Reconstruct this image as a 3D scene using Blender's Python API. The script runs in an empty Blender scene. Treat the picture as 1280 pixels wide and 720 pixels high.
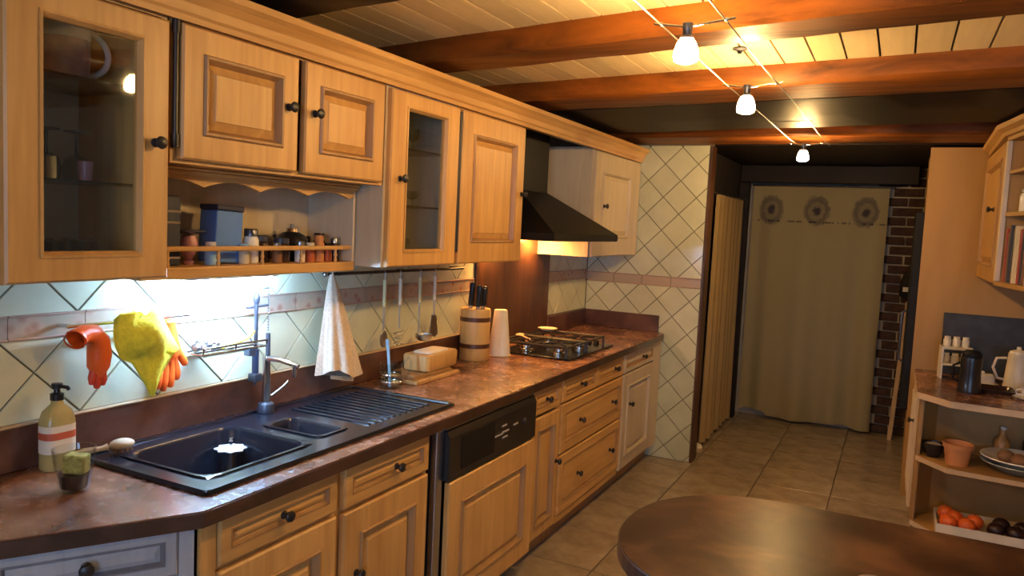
import bpy, bmesh, math, random
from mathutils import Vector, Matrix
random.seed(7)
R = math.radians
scene = bpy.context.scene
COL = scene.collection

# ------------------------------------------------------------------ camera
cam_d = bpy.data.cameras.new('camera'); cam = bpy.data.objects.new('camera', cam_d); COL.objects.link(cam)
cam_d.sensor_width = 36.0; cam_d.lens = 954.0 / 1280.0 * 36.0; cam_d.clip_start = 0.05
AX = Vector((0.89046108, 0.07975313, -0.44801619))
AY = Vector((0.45256461, -0.05225488, 0.89019925))
AZ = Vector((0.04758515, -0.99544405, -0.08262438))
rgt = Vector((AX[0], AY[0], AZ[0])); upv = -Vector((AX[1], AY[1], AZ[1])); bck = -Vector((AX[2], AY[2], AZ[2]))
M = Matrix((rgt, upv, bck)).transposed().to_4x4(); M.translation = Vector((0, 0, 1.52))
cam.matrix_world = M
scene.camera = cam

# ------------------------------------------------------------------ light / exposure
w = bpy.data.worlds.new('world'); scene.world = w; w.use_nodes = True
w.node_tree.nodes['Background'].inputs[0].default_value = (0.42, 0.62, 1.0, 1)     # blue sky added for cool light through the unseen window behind the camera
w.node_tree.nodes['Background'].inputs[1].default_value = 15.0
WIN = (0.10, 1.70, 0.90, 2.00)      # x0, x1, z0, z1 of that window in the near wall
pl_d = bpy.data.lights.new('window_portal', 'AREA'); pl_d.shape = 'RECTANGLE'; pl_d.size = WIN[1]-WIN[0]; pl_d.size_y = WIN[3]-WIN[2]; pl_d.cycles.is_portal = True
pl_o = bpy.data.objects.new('window_portal', pl_d); COL.objects.link(pl_o); pl_o.location = ((WIN[0]+WIN[1])/2, -2.66, (WIN[2]+WIN[3])/2); pl_o.rotation_euler = (R(90), 0, 0)
vs = scene.view_settings
vs.view_transform = 'Standard'; vs.look = 'None'; vs.gamma = 1.0; vs.use_curve_mapping = False
vs.exposure = 0.2
BULB_COL = (1.0, 0.60, 0.22); BULB_E = 470.0
LED_COL = (0.36, 0.60, 1.0); LED_E = 520.0
HOOD_COL = (1.0, 0.44, 0.11); HOOD_E = 520.0

# ------------------------------------------------------------------ materials
MATS = {}
def nt(name):
    m = bpy.data.materials.new(name); m.use_nodes = True
    t = m.node_tree; b = t.nodes['Principled BSDF']; MATS[name] = m
    return m, t, b
def node(t, kind, **kw):
    n = t.nodes.new(kind)
    for k, v in kw.items(): setattr(n, k, v)
    return n
def coords(t, scale, kind='Object'):
    tc = node(t, 'ShaderNodeTexCoord'); mp = node(t, 'ShaderNodeMapping')
    mp.inputs['Scale'].default_value = scale
    t.links.new(tc.outputs[kind], mp.inputs['Vector'])
    return mp.outputs['Vector']
def ramp(t, fac, stops):
    r = node(t, 'ShaderNodeValToRGB'); e = r.color_ramp.elements
    e[0].position, e[0].color = stops[0][0], (*stops[0][1], 1)
    e[1].position, e[1].color = stops[-1][0], (*stops[-1][1], 1)
    for p, c in stops[1:-1]:
        k = e.new(p); k.color = (*c, 1)
    t.links.new(fac, r.inputs[0]); return r.outputs[0]
def noise(t, vec, scale, detail=3, rough=0.55, dist=0.0):
    n = node(t, 'ShaderNodeTexNoise'); n.inputs['Scale'].default_value = scale
    n.inputs['Detail'].default_value = detail; n.inputs['Roughness'].default_value = rough
    n.inputs['Distortion'].default_value = dist
    t.links.new(vec, n.inputs['Vector']); return n.outputs['Fac']
def bump(t, b, h, strength=0.2, dist=0.01):
    n = node(t, 'ShaderNodeBump'); n.inputs['Strength'].default_value = strength; n.inputs['Distance'].default_value = dist
    t.links.new(h, n.inputs['Height']); t.links.new(n.outputs[0], b.inputs['Normal'])
def vary(t, col, amt):
    oi = node(t, 'ShaderNodeObjectInfo'); hs = node(t, 'ShaderNodeHueSaturation')
    mr = node(t, 'ShaderNodeMapRange'); mr.inputs['To Min'].default_value = 1 - amt; mr.inputs['To Max'].default_value = 1 + amt
    t.links.new(oi.outputs['Random'], mr.inputs['Value']); t.links.new(mr.outputs[0], hs.inputs['Value'])
    t.links.new(col, hs.inputs['Color']); return hs.outputs[0]

def plain(name, col, rough=0.5, metal=0.0, mottled=0.12, nscale=8.0, spec=None, bmp=0.0, coat=0.0):
    m, t, b = nt(name)
    v = coords(t, (1, 1, 1)); n = noise(t, v, nscale, 4)
    lo = tuple(max(0, c * (1 - mottled)) for c in col); hi = tuple(min(1, c * (1 + mottled)) for c in col)
    t.links.new(ramp(t, n, [(0.3, lo), (0.7, hi)]), b.inputs['Base Color'])
    b.inputs['Roughness'].default_value = rough; b.inputs['Metallic'].default_value = metal
    if spec is not None: b.inputs['Specular IOR Level'].default_value = spec
    b.inputs['Coat Weight'].default_value = coat
    if bmp: bump(t, b, n, bmp)
    return m
def wood(name, c1, c2, scale, rough=0.42, amt=0.06, knots=True, bmp=0.08):
    m, t, b = nt(name)
    v = coords(t, scale); n = noise(t, v, 1.0, 5, 0.6, 0.6)
    v2 = coords(t, tuple(0.35 * s ** 0.5 if s > 10 else 0.8 * s for s in scale)); n2 = noise(t, v2, 1.0, 2, 0.5)
    mx = node(t, 'ShaderNodeMix', data_type='FLOAT'); mx.inputs[0].default_value = 0.45
    t.links.new(n, mx.inputs[2]); t.links.new(n2, mx.inputs[3])
    mid = tuple((a + c) / 2 for a, c in zip(c1, c2))
    col = ramp(t, mx.outputs[0], [(0.33, c1), (0.5, mid), (0.66, c2)])
    t.links.new(vary(t, col, amt), b.inputs['Base Color'])
    b.inputs['Roughness'].default_value = rough
    bump(t, b, n, bmp, 0.004)
    if name.startswith('beam'): b.inputs['Specular IOR Level'].default_value = 0.2
    return m
def emit(name, col, strength):
    m, t, b = nt(name)
    b.inputs['Base Color'].default_value = (0.9, 0.9, 0.9, 1)
    b.inputs['Emission Color'].default_value = (*col, 1); b.inputs['Emission Strength'].default_value = strength
    return m
def pane_glass(name, tint=(0.9, 0.95, 0.97)):
    m, t, b = nt(name)
    out = t.nodes['Material Output']
    tr = node(t, 'ShaderNodeBsdfTransparent'); tr.inputs[0].default_value = (*tint, 1)
    gl = node(t, 'ShaderNodeBsdfGlossy'); gl.inputs['Roughness'].default_value = 0.03
    lw = node(t, 'ShaderNodeLayerWeight'); lw.inputs[0].default_value = 0.5
    pw = node(t, 'ShaderNodeMath', operation='POWER'); pw.inputs[1].default_value = 4.0; t.links.new(lw.outputs['Facing'], pw.inputs[0])
    fr = node(t, 'ShaderNodeMapRange'); fr.inputs['To Min'].default_value = 0.05; fr.inputs['To Max'].default_value = 0.75; t.links.new(pw.outputs[0], fr.inputs['Value'])
    mx = node(t, 'ShaderNodeMixShader')
    t.links.new(fr.outputs[0], mx.inputs[0]); t.links.new(tr.outputs[0], mx.inputs[1]); t.links.new(gl.outputs[0], mx.inputs[2])
    t.links.new(mx.outputs[0], out.inputs[0]); t.nodes.remove(b)
    return m

P1, P2 = (0.48, 0.245, 0.070), (0.72, 0.43, 0.150)
wood('pine_v', P1, P2, (26, 26, 2.2)); wood('pine_h', P1, P2, (2.2, 26, 26)); wood('pine_y', P1, P2, (26, 2.2, 26))
D1, D2 = (0.30, 0.155, 0.055), (0.46, 0.26, 0.105)
wood('glaze_v', D1, D2, (26, 26, 2.2))
wood('cool_lit_v', (0.36, 0.38, 0.42), (0.48, 0.50, 0.54), (26, 26, 2.2))  # cool light on the angled corner cabinet, put into its colour
wood('cool_lit_glaze', (0.16, 0.16, 0.18), (0.26, 0.26, 0.29), (26, 26, 2.2))  # moulding of that cabinet, same cool light painted in
wood('pale_v', (0.52, 0.42, 0.29), (0.66, 0.56, 0.41), (26, 26, 2.2))  # paler wood; on the far cabinets it stands in for lens glow
wood('interior', (0.60, 0.58, 0.54), (0.70, 0.68, 0.64), (20, 20, 2), rough=0.6)
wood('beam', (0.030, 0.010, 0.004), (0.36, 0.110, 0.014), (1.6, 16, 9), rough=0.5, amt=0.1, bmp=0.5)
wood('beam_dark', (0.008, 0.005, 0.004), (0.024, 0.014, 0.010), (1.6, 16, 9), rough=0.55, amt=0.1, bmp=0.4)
wood('ceil_board', (0.66, 0.52, 0.30), (0.80, 0.66, 0.42), (24, 1.6, 24), rough=0.5, amt=0.12)
wood('panel_beige', (0.34, 0.185, 0.050), (0.42, 0.235, 0.072), (7, 7, 1.2), rough=0.6, amt=0.03)
wood('bamboo', (0.52, 0.30, 0.09), (0.70, 0.45, 0.17), (30, 30, 3), rough=0.45)
wood('board_h', (0.45, 0.24, 0.08), (0.66, 0.40, 0.16), (4, 30, 30), rough=0.45)
wood('fascia_brown', (0.035, 0.016, 0.009), (0.13, 0.052, 0.02), (14, 14, 2), rough=0.35)

def stone(name, cs, rough, sc=6.0, coat=0.15):
    m, t, b = nt(name)
    v = coords(t, (1, 1, 1)); n = noise(t, v, sc, 4, 0.52, 0.6); n2 = noise(t, v, sc * 5, 3, 0.55)
    mx = node(t, 'ShaderNodeMix', data_type='FLOAT'); mx.inputs[0].default_value = 0.16
    t.links.new(n, mx.inputs[2]); t.links.new(n2, mx.inputs[3])
    t.links.new(ramp(t, mx.outputs[0], [(0.34, cs[0]), (0.5, cs[1]), (0.68, cs[2])]), b.inputs['Base Color'])
    mr = node(t, 'ShaderNodeMapRange'); mr.inputs['To Min'].default_value = rough - 0.03; mr.inputs['To Max'].default_value = rough + 0.03
    t.links.new(n2, mr.inputs['Value']); t.links.new(mr.outputs[0], b.inputs['Roughness'])
    b.inputs['Coat Weight'].default_value = coat
    if name == 'table_top': b.inputs['Specular IOR Level'].default_value = 0.25
    return m
stone('worktop', [(0.07, 0.026, 0.015), (0.20, 0.085, 0.046), (0.40, 0.20, 0.115)], 0.27, 5.0)
stone('upstand', [(0.045, 0.018, 0.013), (0.10, 0.042, 0.028), (0.16, 0.075, 0.05)], 0.35)
stone('edge_band', [(0.03, 0.014, 0.01), (0.055, 0.027, 0.018), (0.085, 0.042, 0.03)], 0.3)
stone('table_top', [(0.020, 0.007, 0.0035), (0.046, 0.018, 0.009), (0.13, 0.058, 0.026)], 0.34, 5.0, 0.0)

def tilemat(name, c1, c2, rough, sc, amt, coat=0.0):
    m, t, b = nt(name)
    v = coords(t, (1, 1, 1)); n = noise(t, v, sc, 5, 0.6)
    col = ramp(t, n, [(0.32, c1), (0.7, c2)])
    t.links.new(vary(t, col, amt), b.inputs['Base Color']); b.inputs['Roughness'].default_value = rough
    b.inputs['Coat Weight'].default_value = coat
    bump(t, b, noise(t, v, sc * 0.6, 2), 0.06, 0.01)
    return m
tilemat('wall_tile', (0.55, 0.575, 0.40), (0.67, 0.69, 0.50), 0.14, 5, 0.06)
tilemat('floor_tile', (0.28, 0.220, 0.155), (0.47, 0.390, 0.295), 0.24, 7, 0.08)
plain('grout', (0.20, 0.17, 0.13), 0.9); plain('floor_grout', (0.10, 0.08, 0.06), 0.9)
def border_mat():
    m, t, b = nt('border_tile')
    tc = coords(t, (1, 22, 22)); vo = node(t, 'ShaderNodeTexVoronoi'); vo.inputs['Scale'].default_value = 1.0
    t.links.new(tc, vo.inputs['Vector'])
    t.links.new(ramp(t, vo.outputs['Distance'], [(0.1, (0.34, 0.19, 0.14)), (0.4, (0.47, 0.36, 0.27)), (0.75, (0.40, 0.35, 0.26))]), b.inputs['Base Color'])
    b.inputs['Roughness'].default_value = 0.2
border_mat()
plain('bead_tile', (0.45, 0.30, 0.22), 0.3)
plain('brick', (0.055, 0.028, 0.021), 0.9, mottled=0.45, nscale=25, bmp=0.6)
plain('mortar', (0.50, 0.43, 0.34), 0.95, bmp=0.5)
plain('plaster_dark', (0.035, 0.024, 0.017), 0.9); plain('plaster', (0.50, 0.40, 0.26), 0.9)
plain('iron', (0.018, 0.017, 0.018), 0.38, 0.0); plain('black', (0.012, 0.012, 0.014), 0.28)
plain('black_matt', (0.010, 0.010, 0.011), 0.6, spec=0.2); plain('hob_black', (0.007, 0.007, 0.008), 0.15, spec=0.3); plain('hood_black', (0.006, 0.0055, 0.0055), 0.5, spec=0.25)
plain('sink_black', (0.008, 0.009, 0.014), 0.20, 0.0, mottled=0.2, nscale=60, spec=0.6)
plain('chrome', (0.72, 0.73, 0.75), 0.12, 1.0, 0.03); plain('steel', (0.45, 0.47, 0.50), 0.3, 1.0, 0.05)
plain('satin', (0.80, 0.82, 0.86), 0.5, 0.35, 0.04)
plain('gunmetal', (0.12, 0.13, 0.17), 0.3, 0.8)
plain('cream_enamel', (0.75, 0.68, 0.52), 0.35); plain('white_china', (0.80, 0.78, 0.72), 0.2)
plain('pewter_blue', (0.35, 0.42, 0.44), 0.25); plain('terracotta', (0.52, 0.22, 0.08), 0.7)
plain('orange_fruit', (0.80, 0.14, 0.02), 0.45, nscale=50, bmp=0.2); plain('dark_fruit', (0.03, 0.012, 0.012), 0.35)
plain('orange_rubber', (0.85, 0.13, 0.015), 0.4); plain('red_rubber', (0.62, 0.06, 0.02), 0.45)
plain('yellow_cloth', (0.78, 0.68, 0.04), 0.9, nscale=60, bmp=0.3)
plain('towel', (0.74, 0.62, 0.47), 0.95, nscale=90, bmp=0.4)
plain('handle_yellow', (0.62, 0.56, 0.30), 0.4); plain('yellow_plastic', (0.80, 0.60, 0.08), 0.4); plain('blue_plastic', (0.10, 0.25, 0.65), 0.4); plain('pale_blue', (0.35, 0.60, 0.85), 0.4)
plain('navy', (0.02, 0.03, 0.07), 0.4); plain('slate', (0.022, 0.028, 0.042), 0.6, mottled=0.6, nscale=12)
plain('pink_ceramic', (0.55, 0.25, 0.30), 0.3); plain('copper_ceramic', (0.66, 0.40, 0.35), 0.3, 0.0, 0.5, 14)
plain('soap', (0.46, 0.38, 0.15), 0.2); plain('label_red', (0.55, 0.12, 0.06), 0.5); plain('sponge', (0.45, 0.36, 0.08), 0.95, nscale=60, mottled=0.5, bmp=0.6)
plain('pale_wood', (0.55, 0.40, 0.24), 0.6); plain('paper', (0.78, 0.72, 0.60), 0.9); plain('jar_dark', (0.04, 0.02, 0.015), 0.25)
plain('spice_red', (0.45, 0.10, 0.03), 0.6); plain('spice_brown', (0.25, 0.12, 0.05), 0.7); plain('spice_cream', (0.62, 0.52, 0.36), 0.7)
plain('book_red', (0.35, 0.05, 0.03), 0.6); plain('book_cream', (0.62, 0.52, 0.34), 0.6); plain('book_dark', (0.03, 0.03, 0.04), 0.5); plain('book_brown', (0.22, 0.10, 0.04), 0.6)
plain('amber', (0.50, 0.24, 0.06), 0.3); plain('coffee_bowl', (0.50, 0.34, 0.20), 0.4)
plain('print_ink', (0.45, 0.44, 0.46), 0.4)
pane_glass('glass'); pane_glass('clear_glass', (0.92, 0.95, 0.95)); pane_glass('dark_glass', (0.72, 0.76, 0.76))
emit('bulb', BULB_COL, BULB_E); emit('led', LED_COL, LED_E); emit('hood_lamp', HOOD_COL, HOOD_E)
def curtain_mat(name, col, motif):
    m, t, b = nt(name)
    v = coords(t, (1, 1, 1)); n = noise(t, coords(t, (160, 160, 160)), 1, 2)
    lo = tuple(c * 0.88 for c in col)
    out = ramp(t, n, [(0.3, lo), (0.7, col)])
    if motif:     # three printed round motifs and a stitched line
        sep = node(t, 'ShaderNodeSeparateXYZ'); t.links.new(v, sep.inputs[0])
        wob = noise(t, v, 30, 3)
        acc = None
        def math_(op, a, bb=None):
            k = node(t, 'ShaderNodeMath', operation=op)
            for i, q in enumerate((a, bb)):
                if q is None: continue
                if isinstance(q, (int, float)): k.inputs[i].default_value = q
                else: t.links.new(q, k.inputs[i])
            return k.outputs[0]
        for cx in (-0.965, -0.615, -0.255):
            dx = math_('SUBTRACT', sep.outputs[0], cx); dz = math_('SUBTRACT', sep.outputs[2], 1.745)
            dz = math_('MULTIPLY', dz, 0.8)
            d = math_('SQRT', math_('ADD', math_('MULTIPLY', dx, dx), math_('MULTIPLY', dz, dz)))
            d = math_('ADD', d, math_('MULTIPLY', math_('SUBTRACT', wob, 0.5), 0.05))
            r_ = ramp(t, math_('MULTIPLY', d, 8.0), [(0.0, (1,1,1)), (0.17, (0.98,)*3), (0.28, (0.42,)*3), (0.42, (0.38,)*3), (0.56, (0.70,)*3), (0.70, (0.55,)*3), (0.84, (0,0,0))])
            s = math_('MULTIPLY', r_, 1.0)
            acc = s if acc is None else math_('ADD', acc, s)
        ln = math_('LESS_THAN', math_('ABSOLUTE', math_('SUBTRACT', sep.outputs[2], 1.655)), 0.007)
        dash = math_('GREATER_THAN', noise(t, coords(t, (18, 0, 0)), 1, 1), 0.5)
        acc = math_('MINIMUM', math_('ADD', acc, math_('MULTIPLY', math_('MULTIPLY', ln, dash), 0.7)), 1.0)
        mx = node(t, 'ShaderNodeMix', data_type='RGBA'); t.links.new(acc, mx.inputs[0]); t.links.new(out, mx.inputs[6])
        mx.inputs[7].default_value = (0.05, 0.042, 0.05, 1); out = mx.outputs[2]
    t.links.new(out, b.inputs['Base Color']); b.inputs['Roughness'].default_value = 0.95
curtain_mat('curtain_print', (0.37, 0.305, 0.155), True); curtain_mat('curtain_beige', (0.44, 0.31, 0.13), False)

# ------------------------------------------------------------------ mesh helpers
class MB:
    def __init__(s): s.v = []; s.f = []
    def add(s, vs, fs):
        o = len(s.v); s.v += [tuple(p) for p in vs]; s.f += [tuple(i + o for i in f) for f in fs]; return s
    def box(s, x0, x1, y0, y1, z0, z1, c=0.0):
        if c <= 0:
            return s.add([(x0,y0,z0),(x1,y0,z0),(x1,y1,z0),(x0,y1,z0),(x0,y0,z1),(x1,y0,z1),(x1,y1,z1),(x0,y1,z1)],
                  [(0,3,2,1),(4,5,6,7),(0,1,5,4),(1,2,6,5),(2,3,7,6),(3,0,4,7)])
        bm = bmesh.new(); bmesh.ops.create_cube(bm, size=1)
        for v in bm.verts: v.co = Vector((x0+(v.co.x+.5)*(x1-x0), y0+(v.co.y+.5)*(y1-y0), z0+(v.co.z+.5)*(z1-z0)))
        bmesh.ops.bevel(bm, geom=bm.edges[:], offset=c, segments=2, affect='EDGES', profile=0.5)
        s.bm(bm); return s
    def bm(s, bm):
        bm.verts.index_update()
        s.add([v.co[:] for v in bm.verts], [[v.index for v in f.verts] for f in bm.faces]); bm.free(); return s
    def prism(s, pts, z0, z1, axis='z', inset=0.0):
        """pts: 2D polygon; extruded along axis (z: (x,y); x: (y,z); y: (x,z))"""
        n = len(pts)
        def P(p, h): return {'z': (p[0], p[1], h), 'x': (h, p[0], p[1]), 'y': (p[0], h, p[1])}[axis]
        if inset > 0:
            cx = sum(p[0] for p in pts) / n; cy = sum(p[1] for p in pts) / n
            rad = max(1e-6, sum(math.hypot(p[0]-cx, p[1]-cy) for p in pts) / n); k = 1 - inset / rad * 1.2
            top = [(cx + (p[0]-cx)*k, cy + (p[1]-cy)*k) for p in pts]; zm = z1 - (z1 - z0) * 0.35
            vs = [P(p, z0) for p in pts] + [P(p, zm) for p in pts] + [P(p, z1) for p in top]
            fs = [tuple(range(n))[::-1], tuple(range(2*n, 3*n))]
            for r in (0, n):
                fs += [(r+i, r+(i+1) % n, r+n+(i+1) % n, r+n+i) for i in range(n)]
        else:
            vs = [P(p, z0) for p in pts] + [P(p, z1) for p in pts]
            fs = [tuple(range(n))[::-1], tuple(range(n, 2*n))] + [(i, (i+1) % n, n+(i+1) % n, n+i) for i in range(n)]
        return s.add(vs, fs)
    def lathe(s, prof, seg=20, c=(0, 0, 0), axis='z', close=False):
        vs, fs, rows = [], [], []
        for r, h in prof:
            if r <= 1e-6:
                rows.append([len(vs)]); vs.append((0, 0, h))
            else:
                rows.append(list(range(len(vs), len(vs)+seg)))
                vs += [(r*math.cos(2*math.pi*i/seg), r*math.sin(2*math.pi*i/seg), h) for i in range(seg)]
        for a, b in zip(rows, rows[1:]):
            for i in range(seg):
                j = (i+1) % seg
                if len(a) == 1 and len(b) == 1: continue
                if len(a) == 1: fs.append((a[0], b[j], b[i]))
                elif len(b) == 1: fs.append((a[i], a[j], b[0]))
                else: fs.append((a[i], a[j], b[j], b[i]))
        def T(p):
            x, y, z = p
            if axis == 'y': x, y, z = x, -z, y      # +height -> -y (front)
            elif axis == 'x': x, y, z = z, y, -x
            return (x+c[0], y+c[1], z+c[2])
        return s.add([T(p) for p in vs], fs)
    def tube(s, pts, r, seg=8, cap=True):
        pts = [Vector(p) for p in pts]; n = len(pts); vs, fs = [], []
        rr = r if isinstance(r, (list, tuple)) else [r]*n
        t0 = (pts[1]-pts[0]).normalized(); up = Vector((0,0,1)) if abs(t0.z) < 0.9 else Vector((1,0,0))
        nrm = t0.cross(up).normalized()
        for i, p in enumerate(pts):
            t = (pts[min(i+1, n-1)] - pts[max(i-1, 0)]).normalized()
            nrm = (nrm - t*nrm.dot(t)).normalized(); bi = t.cross(nrm)
            vs += [p + (nrm*math.cos(2*math.pi*k/seg) + bi*math.sin(2*math.pi*k/seg))*rr[i] for k in range(seg)]
        for i in range(n-1):
            fs += [(i*seg+k, i*seg+(k+1) % seg, (i+1)*seg+(k+1) % seg, (i+1)*seg+k) for k in range(seg)]
        if cap: fs += [tuple(range(seg))[::-1], tuple(range((n-1)*seg, n*seg))]
        return s.add(vs, fs)
    def rings(s, x0, x1, z0, z1, yb, prof, cap0=True, cap1=True):
        """nested rectangles in the XZ plane; prof = [(inset, outward)] with outward towards -Y"""
        vs, fs = [], []
        for pr in prof:
            ins, wd = pr[0], pr[1]; iz = pr[2] if len(pr) > 2 else ins
            a, b, c, d, y = x0+ins, x1-ins, z0+iz, z1-iz, yb-wd
            vs += [(a,y,c),(b,y,c),(b,y,d),(a,y,d)]
        n = len(prof)
        for i in range(n-1):
            fs += [(i*4+k, i*4+(k+1) % 4, i*4+4+(k+1) % 4, i*4+4+k) for k in range(4)]
        if cap0: fs.append((3,2,1,0))
        if cap1: fs.append(tuple(range(4*n-4, 4*n)))
        return s.add(vs, fs)
    def sphere(s, c, r, seg=14, rings=8, sx=1, sy=1, sz=1):
        prof = [(r*math.sin(math.pi*i/rings), -r*math.cos(math.pi*i/rings)) for i in range(rings+1)]
        m = MB().lathe(prof, seg)
        return s.add([(p[0]*sx+c[0], p[1]*sy+c[1], p[2]*sz+c[2]) for p in m.v], m.f)
    def loops(s, loops, cap0=True, cap1=True):
        n = len(loops[0]); vs = [p for l in loops for p in l]; fs = []
        for i in range(len(loops)-1):
            fs += [(i*n+k, i*n+(k+1) % n, (i+1)*n+(k+1) % n, (i+1)*n+k) for k in range(n)]
        if cap0: fs.append(tuple(range(n))[::-1])
        if cap1: fs.append(tuple(range((len(loops)-1)*n, len(loops)*n)))
        return s.add(vs, fs)
    def mesh(s, name, recalc=True):
        me = bpy.data.meshes.new(name); me.from_pydata(s.v, [], s.f)
        if recalc:
            bm = bmesh.new(); bm.from_mesh(me); bmesh.ops.recalc_face_normals(bm, faces=bm.faces[:]); bm.to_mesh(me); bm.free()
        me.update(); return me
    def build(s, name, mat, parent=None, loc=None, smooth=0, rot=None):
        me = s.mesh(name); me.materials.append(MATS[mat])
        if smooth:
            me.polygons.foreach_set('use_smooth', [True]*len(me.polygons)); me.set_sharp_from_angle(angle=R(smooth))
        o = bpy.data.objects.new(name, me); COL.objects.link(o)
        if parent: o.parent = parent
        if loc: o.location = loc
        if rot: o.rotation_euler = rot
        return o
def inst(src, loc=None, parent=None, rot=None, mat=None):
    o = src.copy(); COL.objects.link(o)
    if parent: o.parent = parent
    if loc: o.location = loc
    if rot: o.rotation_euler = rot
    return o
def thing(name, label, cat, loc=(0,0,0), rz=0.0, group=None, rot=None):
    o = bpy.data.objects.new(name, None); COL.objects.link(o); o.empty_display_size = 0.05
    o.location = loc; o.rotation_euler = rot if rot else (0, 0, rz)
    o['label'] = label; o['category'] = cat
    if group: o['group'] = group
    return o
def tag(o, label, cat, group=None):
    o['label'] = label; o['category'] = cat
    if group: o['group'] = group
    return o
def struct(o): o['kind'] = 'structure'; return o
def rrect(cx, cy, hx, hy, r, z, n=5):
    pts = []
    for qx, qy, a0 in ((1,1,0),(-1,1,90),(-1,-1,180),(1,-1,270)):
        for i in range(n+1):
            a = R(a0 + 90*i/n); pts.append((cx+qx*(hx-r)+r*math.cos(a), cy+qy*(hy-r)+r*math.sin(a), z))
    return pts
def clip(poly, x0, x1, y0, y1):
    for ax, lim, sgn in ((0,x0,1),(0,x1,-1),(1,y0,1),(1,y1,-1)):
        out = []
        for i, p in enumerate(poly):
            q = poly[(i+1) % len(poly)]; dp = (p[ax]-lim)*sgn; dq = (q[ax]-lim)*sgn
            if dp >= 0: out.append(p)
            if dp*dq < 0:
                k = dp/(dp-dq); out.append((p[0]+(q[0]-p[0])*k, p[1]+(q[1]-p[1])*k))
        poly = out
        if len(poly) < 3: return []
    return poly
def area(p): return abs(sum(p[i][0]*p[(i+1) % len(p)][1]-p[(i+1) % len(p)][0]*p[i][1] for i in range(len(p))))/2
def skin(name, verts, edges, radii, mat, parent=None, sub=2, root=0):
    me = bpy.data.meshes.new(name); me.from_pydata(verts, edges, []); me.materials.append(MATS[mat])
    o = bpy.data.objects.new(name, me); COL.objects.link(o)
    if parent: o.parent = parent
    sk = o.modifiers.new('skin', 'SKIN'); sk.use_smooth_shade = True
    for i, d in enumerate(me.skin_vertices[0].data):
        r = radii[i]; d.radius = r if isinstance(r, tuple) else (r, r); d.use_root = (i == root)
    ss = o.modifiers.new('sub', 'SUBSURF'); ss.levels = sub; ss.render_levels = sub
    return o

XW, XF, XB, XU = -1.93, -1.338, -1.36, -1.60
YE = 4.98; CT = 0.85; ZB = 2.17; ZBEAM = 2.09
XR = 0.85

# ================================================================== SETTING
# floor with single tiles
floor = struct(MB().box(-2.0, 2.3, -2.6, 6.95, -0.12, -0.004).build('floor', 'floor_grout'))
TS = 0.4285
tile0 = None
for i in range(-3, 7):
    for j in range(-16, 6):
        x0, y0 = -0.68 + i*TS, 4.84 + j*TS
        if x0 + TS < -1.95 or x0 > 2.15 or y0 < -2.4 or y0 > 6.6: continue
        if x0 + TS < -1.5 and y0 < 4.9: continue
        loc = (x0 + TS/2, y0 + TS/2, 0)
        if tile0 is None:
            h = TS/2 - 0.003
            tile0 = MB().prism([(-h,-h),(h,-h),(h,h),(-h,h)], -0.004, 0.0, inset=0.002).build('tile', 'floor_tile', floor, loc)
        else: inst(tile0, loc, floor)

wall_left = struct(MB().box(-2.1, XW-0.006, -2.6, 5.1, 0, 2.3).build('wall_left', 'grout'))
wall_far = struct(MB().box(-2.1, -1.13, YE+0.006, 5.10, 0, 2.17).build('wall_far', 'grout'))
def diamonds(parent, rects, node, hd, axis, face, back, skip=None):
    """square tiles laid on the diagonal, clipped to rects (u0,u1,v0,v1); hd = half diagonal"""
    for (u0, u1, v0, v1) in rects:
        for m in range(-60, 60):
            for n in range(-20, 20):
                if (m + n) % 2 == 0: continue
                cu, cv = node[0] + m*hd, node[1] + n*hd
                if cu < u0-hd or cu > u1+hd or cv < v0-hd or cv > v1+hd: continue
                k = hd - 0.0030
                p = clip([(cu-k,cv),(cu,cv-k),(cu+k,cv),(cu,cv+k)], u0, u1, v0, v1)
                if len(p) < 3 or area(p) < 1e-4: continue
                if skip and skip(cu, cv): continue
                MB().prism(p, back, face, axis=axis, inset=0.0015).build('tile', 'wall_tile', parent)
BT, BB = 1.232, 1.180
diamonds(wall_left, [(0.30, 3.40, 0.966, BB-0.006), (4.33, YE, 0.966, BB-0.006)], (1.286, 0.966), 0.1215, 'x', XW, XW-0.006)
diamonds(wall_left, [(0.30, 3.40, BT+0.006, 1.41), (4.33, YE, BT+0.006, 1.41)], (1.279, BT+0.004), 0.1215, 'x', XW, XW-0.006)
for k in range(24):
    a, b = 0.30 + k*0.2, 0.30 + (k+1)*0.2 - 0.002
    if a > 3.38 and b < 4.35: continue
    if a < 3.40 < b: b = 3.40
    if a < 4.33 < b: a = 4.33
    if b > YE: b = YE - 0.001
    t = MB().box(XW-0.006, XW+0.002, a, b, BB, BT).build('border_tile', 'border_tile', wall_left)
    MB().box(XW-0.006, XW+0.005, a, b, BT, BT+0.006, 0.002).box(XW-0.006, XW+0.005, a, b, BB-0.006, BB, 0.002).build('bead', 'bead_tile', t)
diamonds(wall_far, [(-1.925, -1.135, 0.004, 1.160)], (-1.419, 1.071), 0.109, 'y', YE, YE+0.006)
diamonds(wall_far, [(-1.925, -1.135, 1.226, 2.085)], (-1.309, 1.858), 0.109, 'y', YE, YE+0.006)
for k in range(4):
    a = -1.925 + k*0.198
    t = MB().box(a, min(a+0.196, -1.135), YE-0.002, YE+0.006, 1.168, 1.218).build('border_tile', 'border_tile', wall_far)
    MB().box(a, min(a+0.196, -1.135), YE-0.005, YE+0.006, 1.218, 1.225, 0.002).box(a, min(a+0.196, -1.135), YE-0.005, YE+0.006, 1.161, 1.168, 0.002).build('bead', 'bead_tile', t)
struct(MB().box(-1.130, -1.116, YE+0.0, 5.11, 0, 2.085, 0.003).build('trim_1', 'fascia_brown'))

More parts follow.
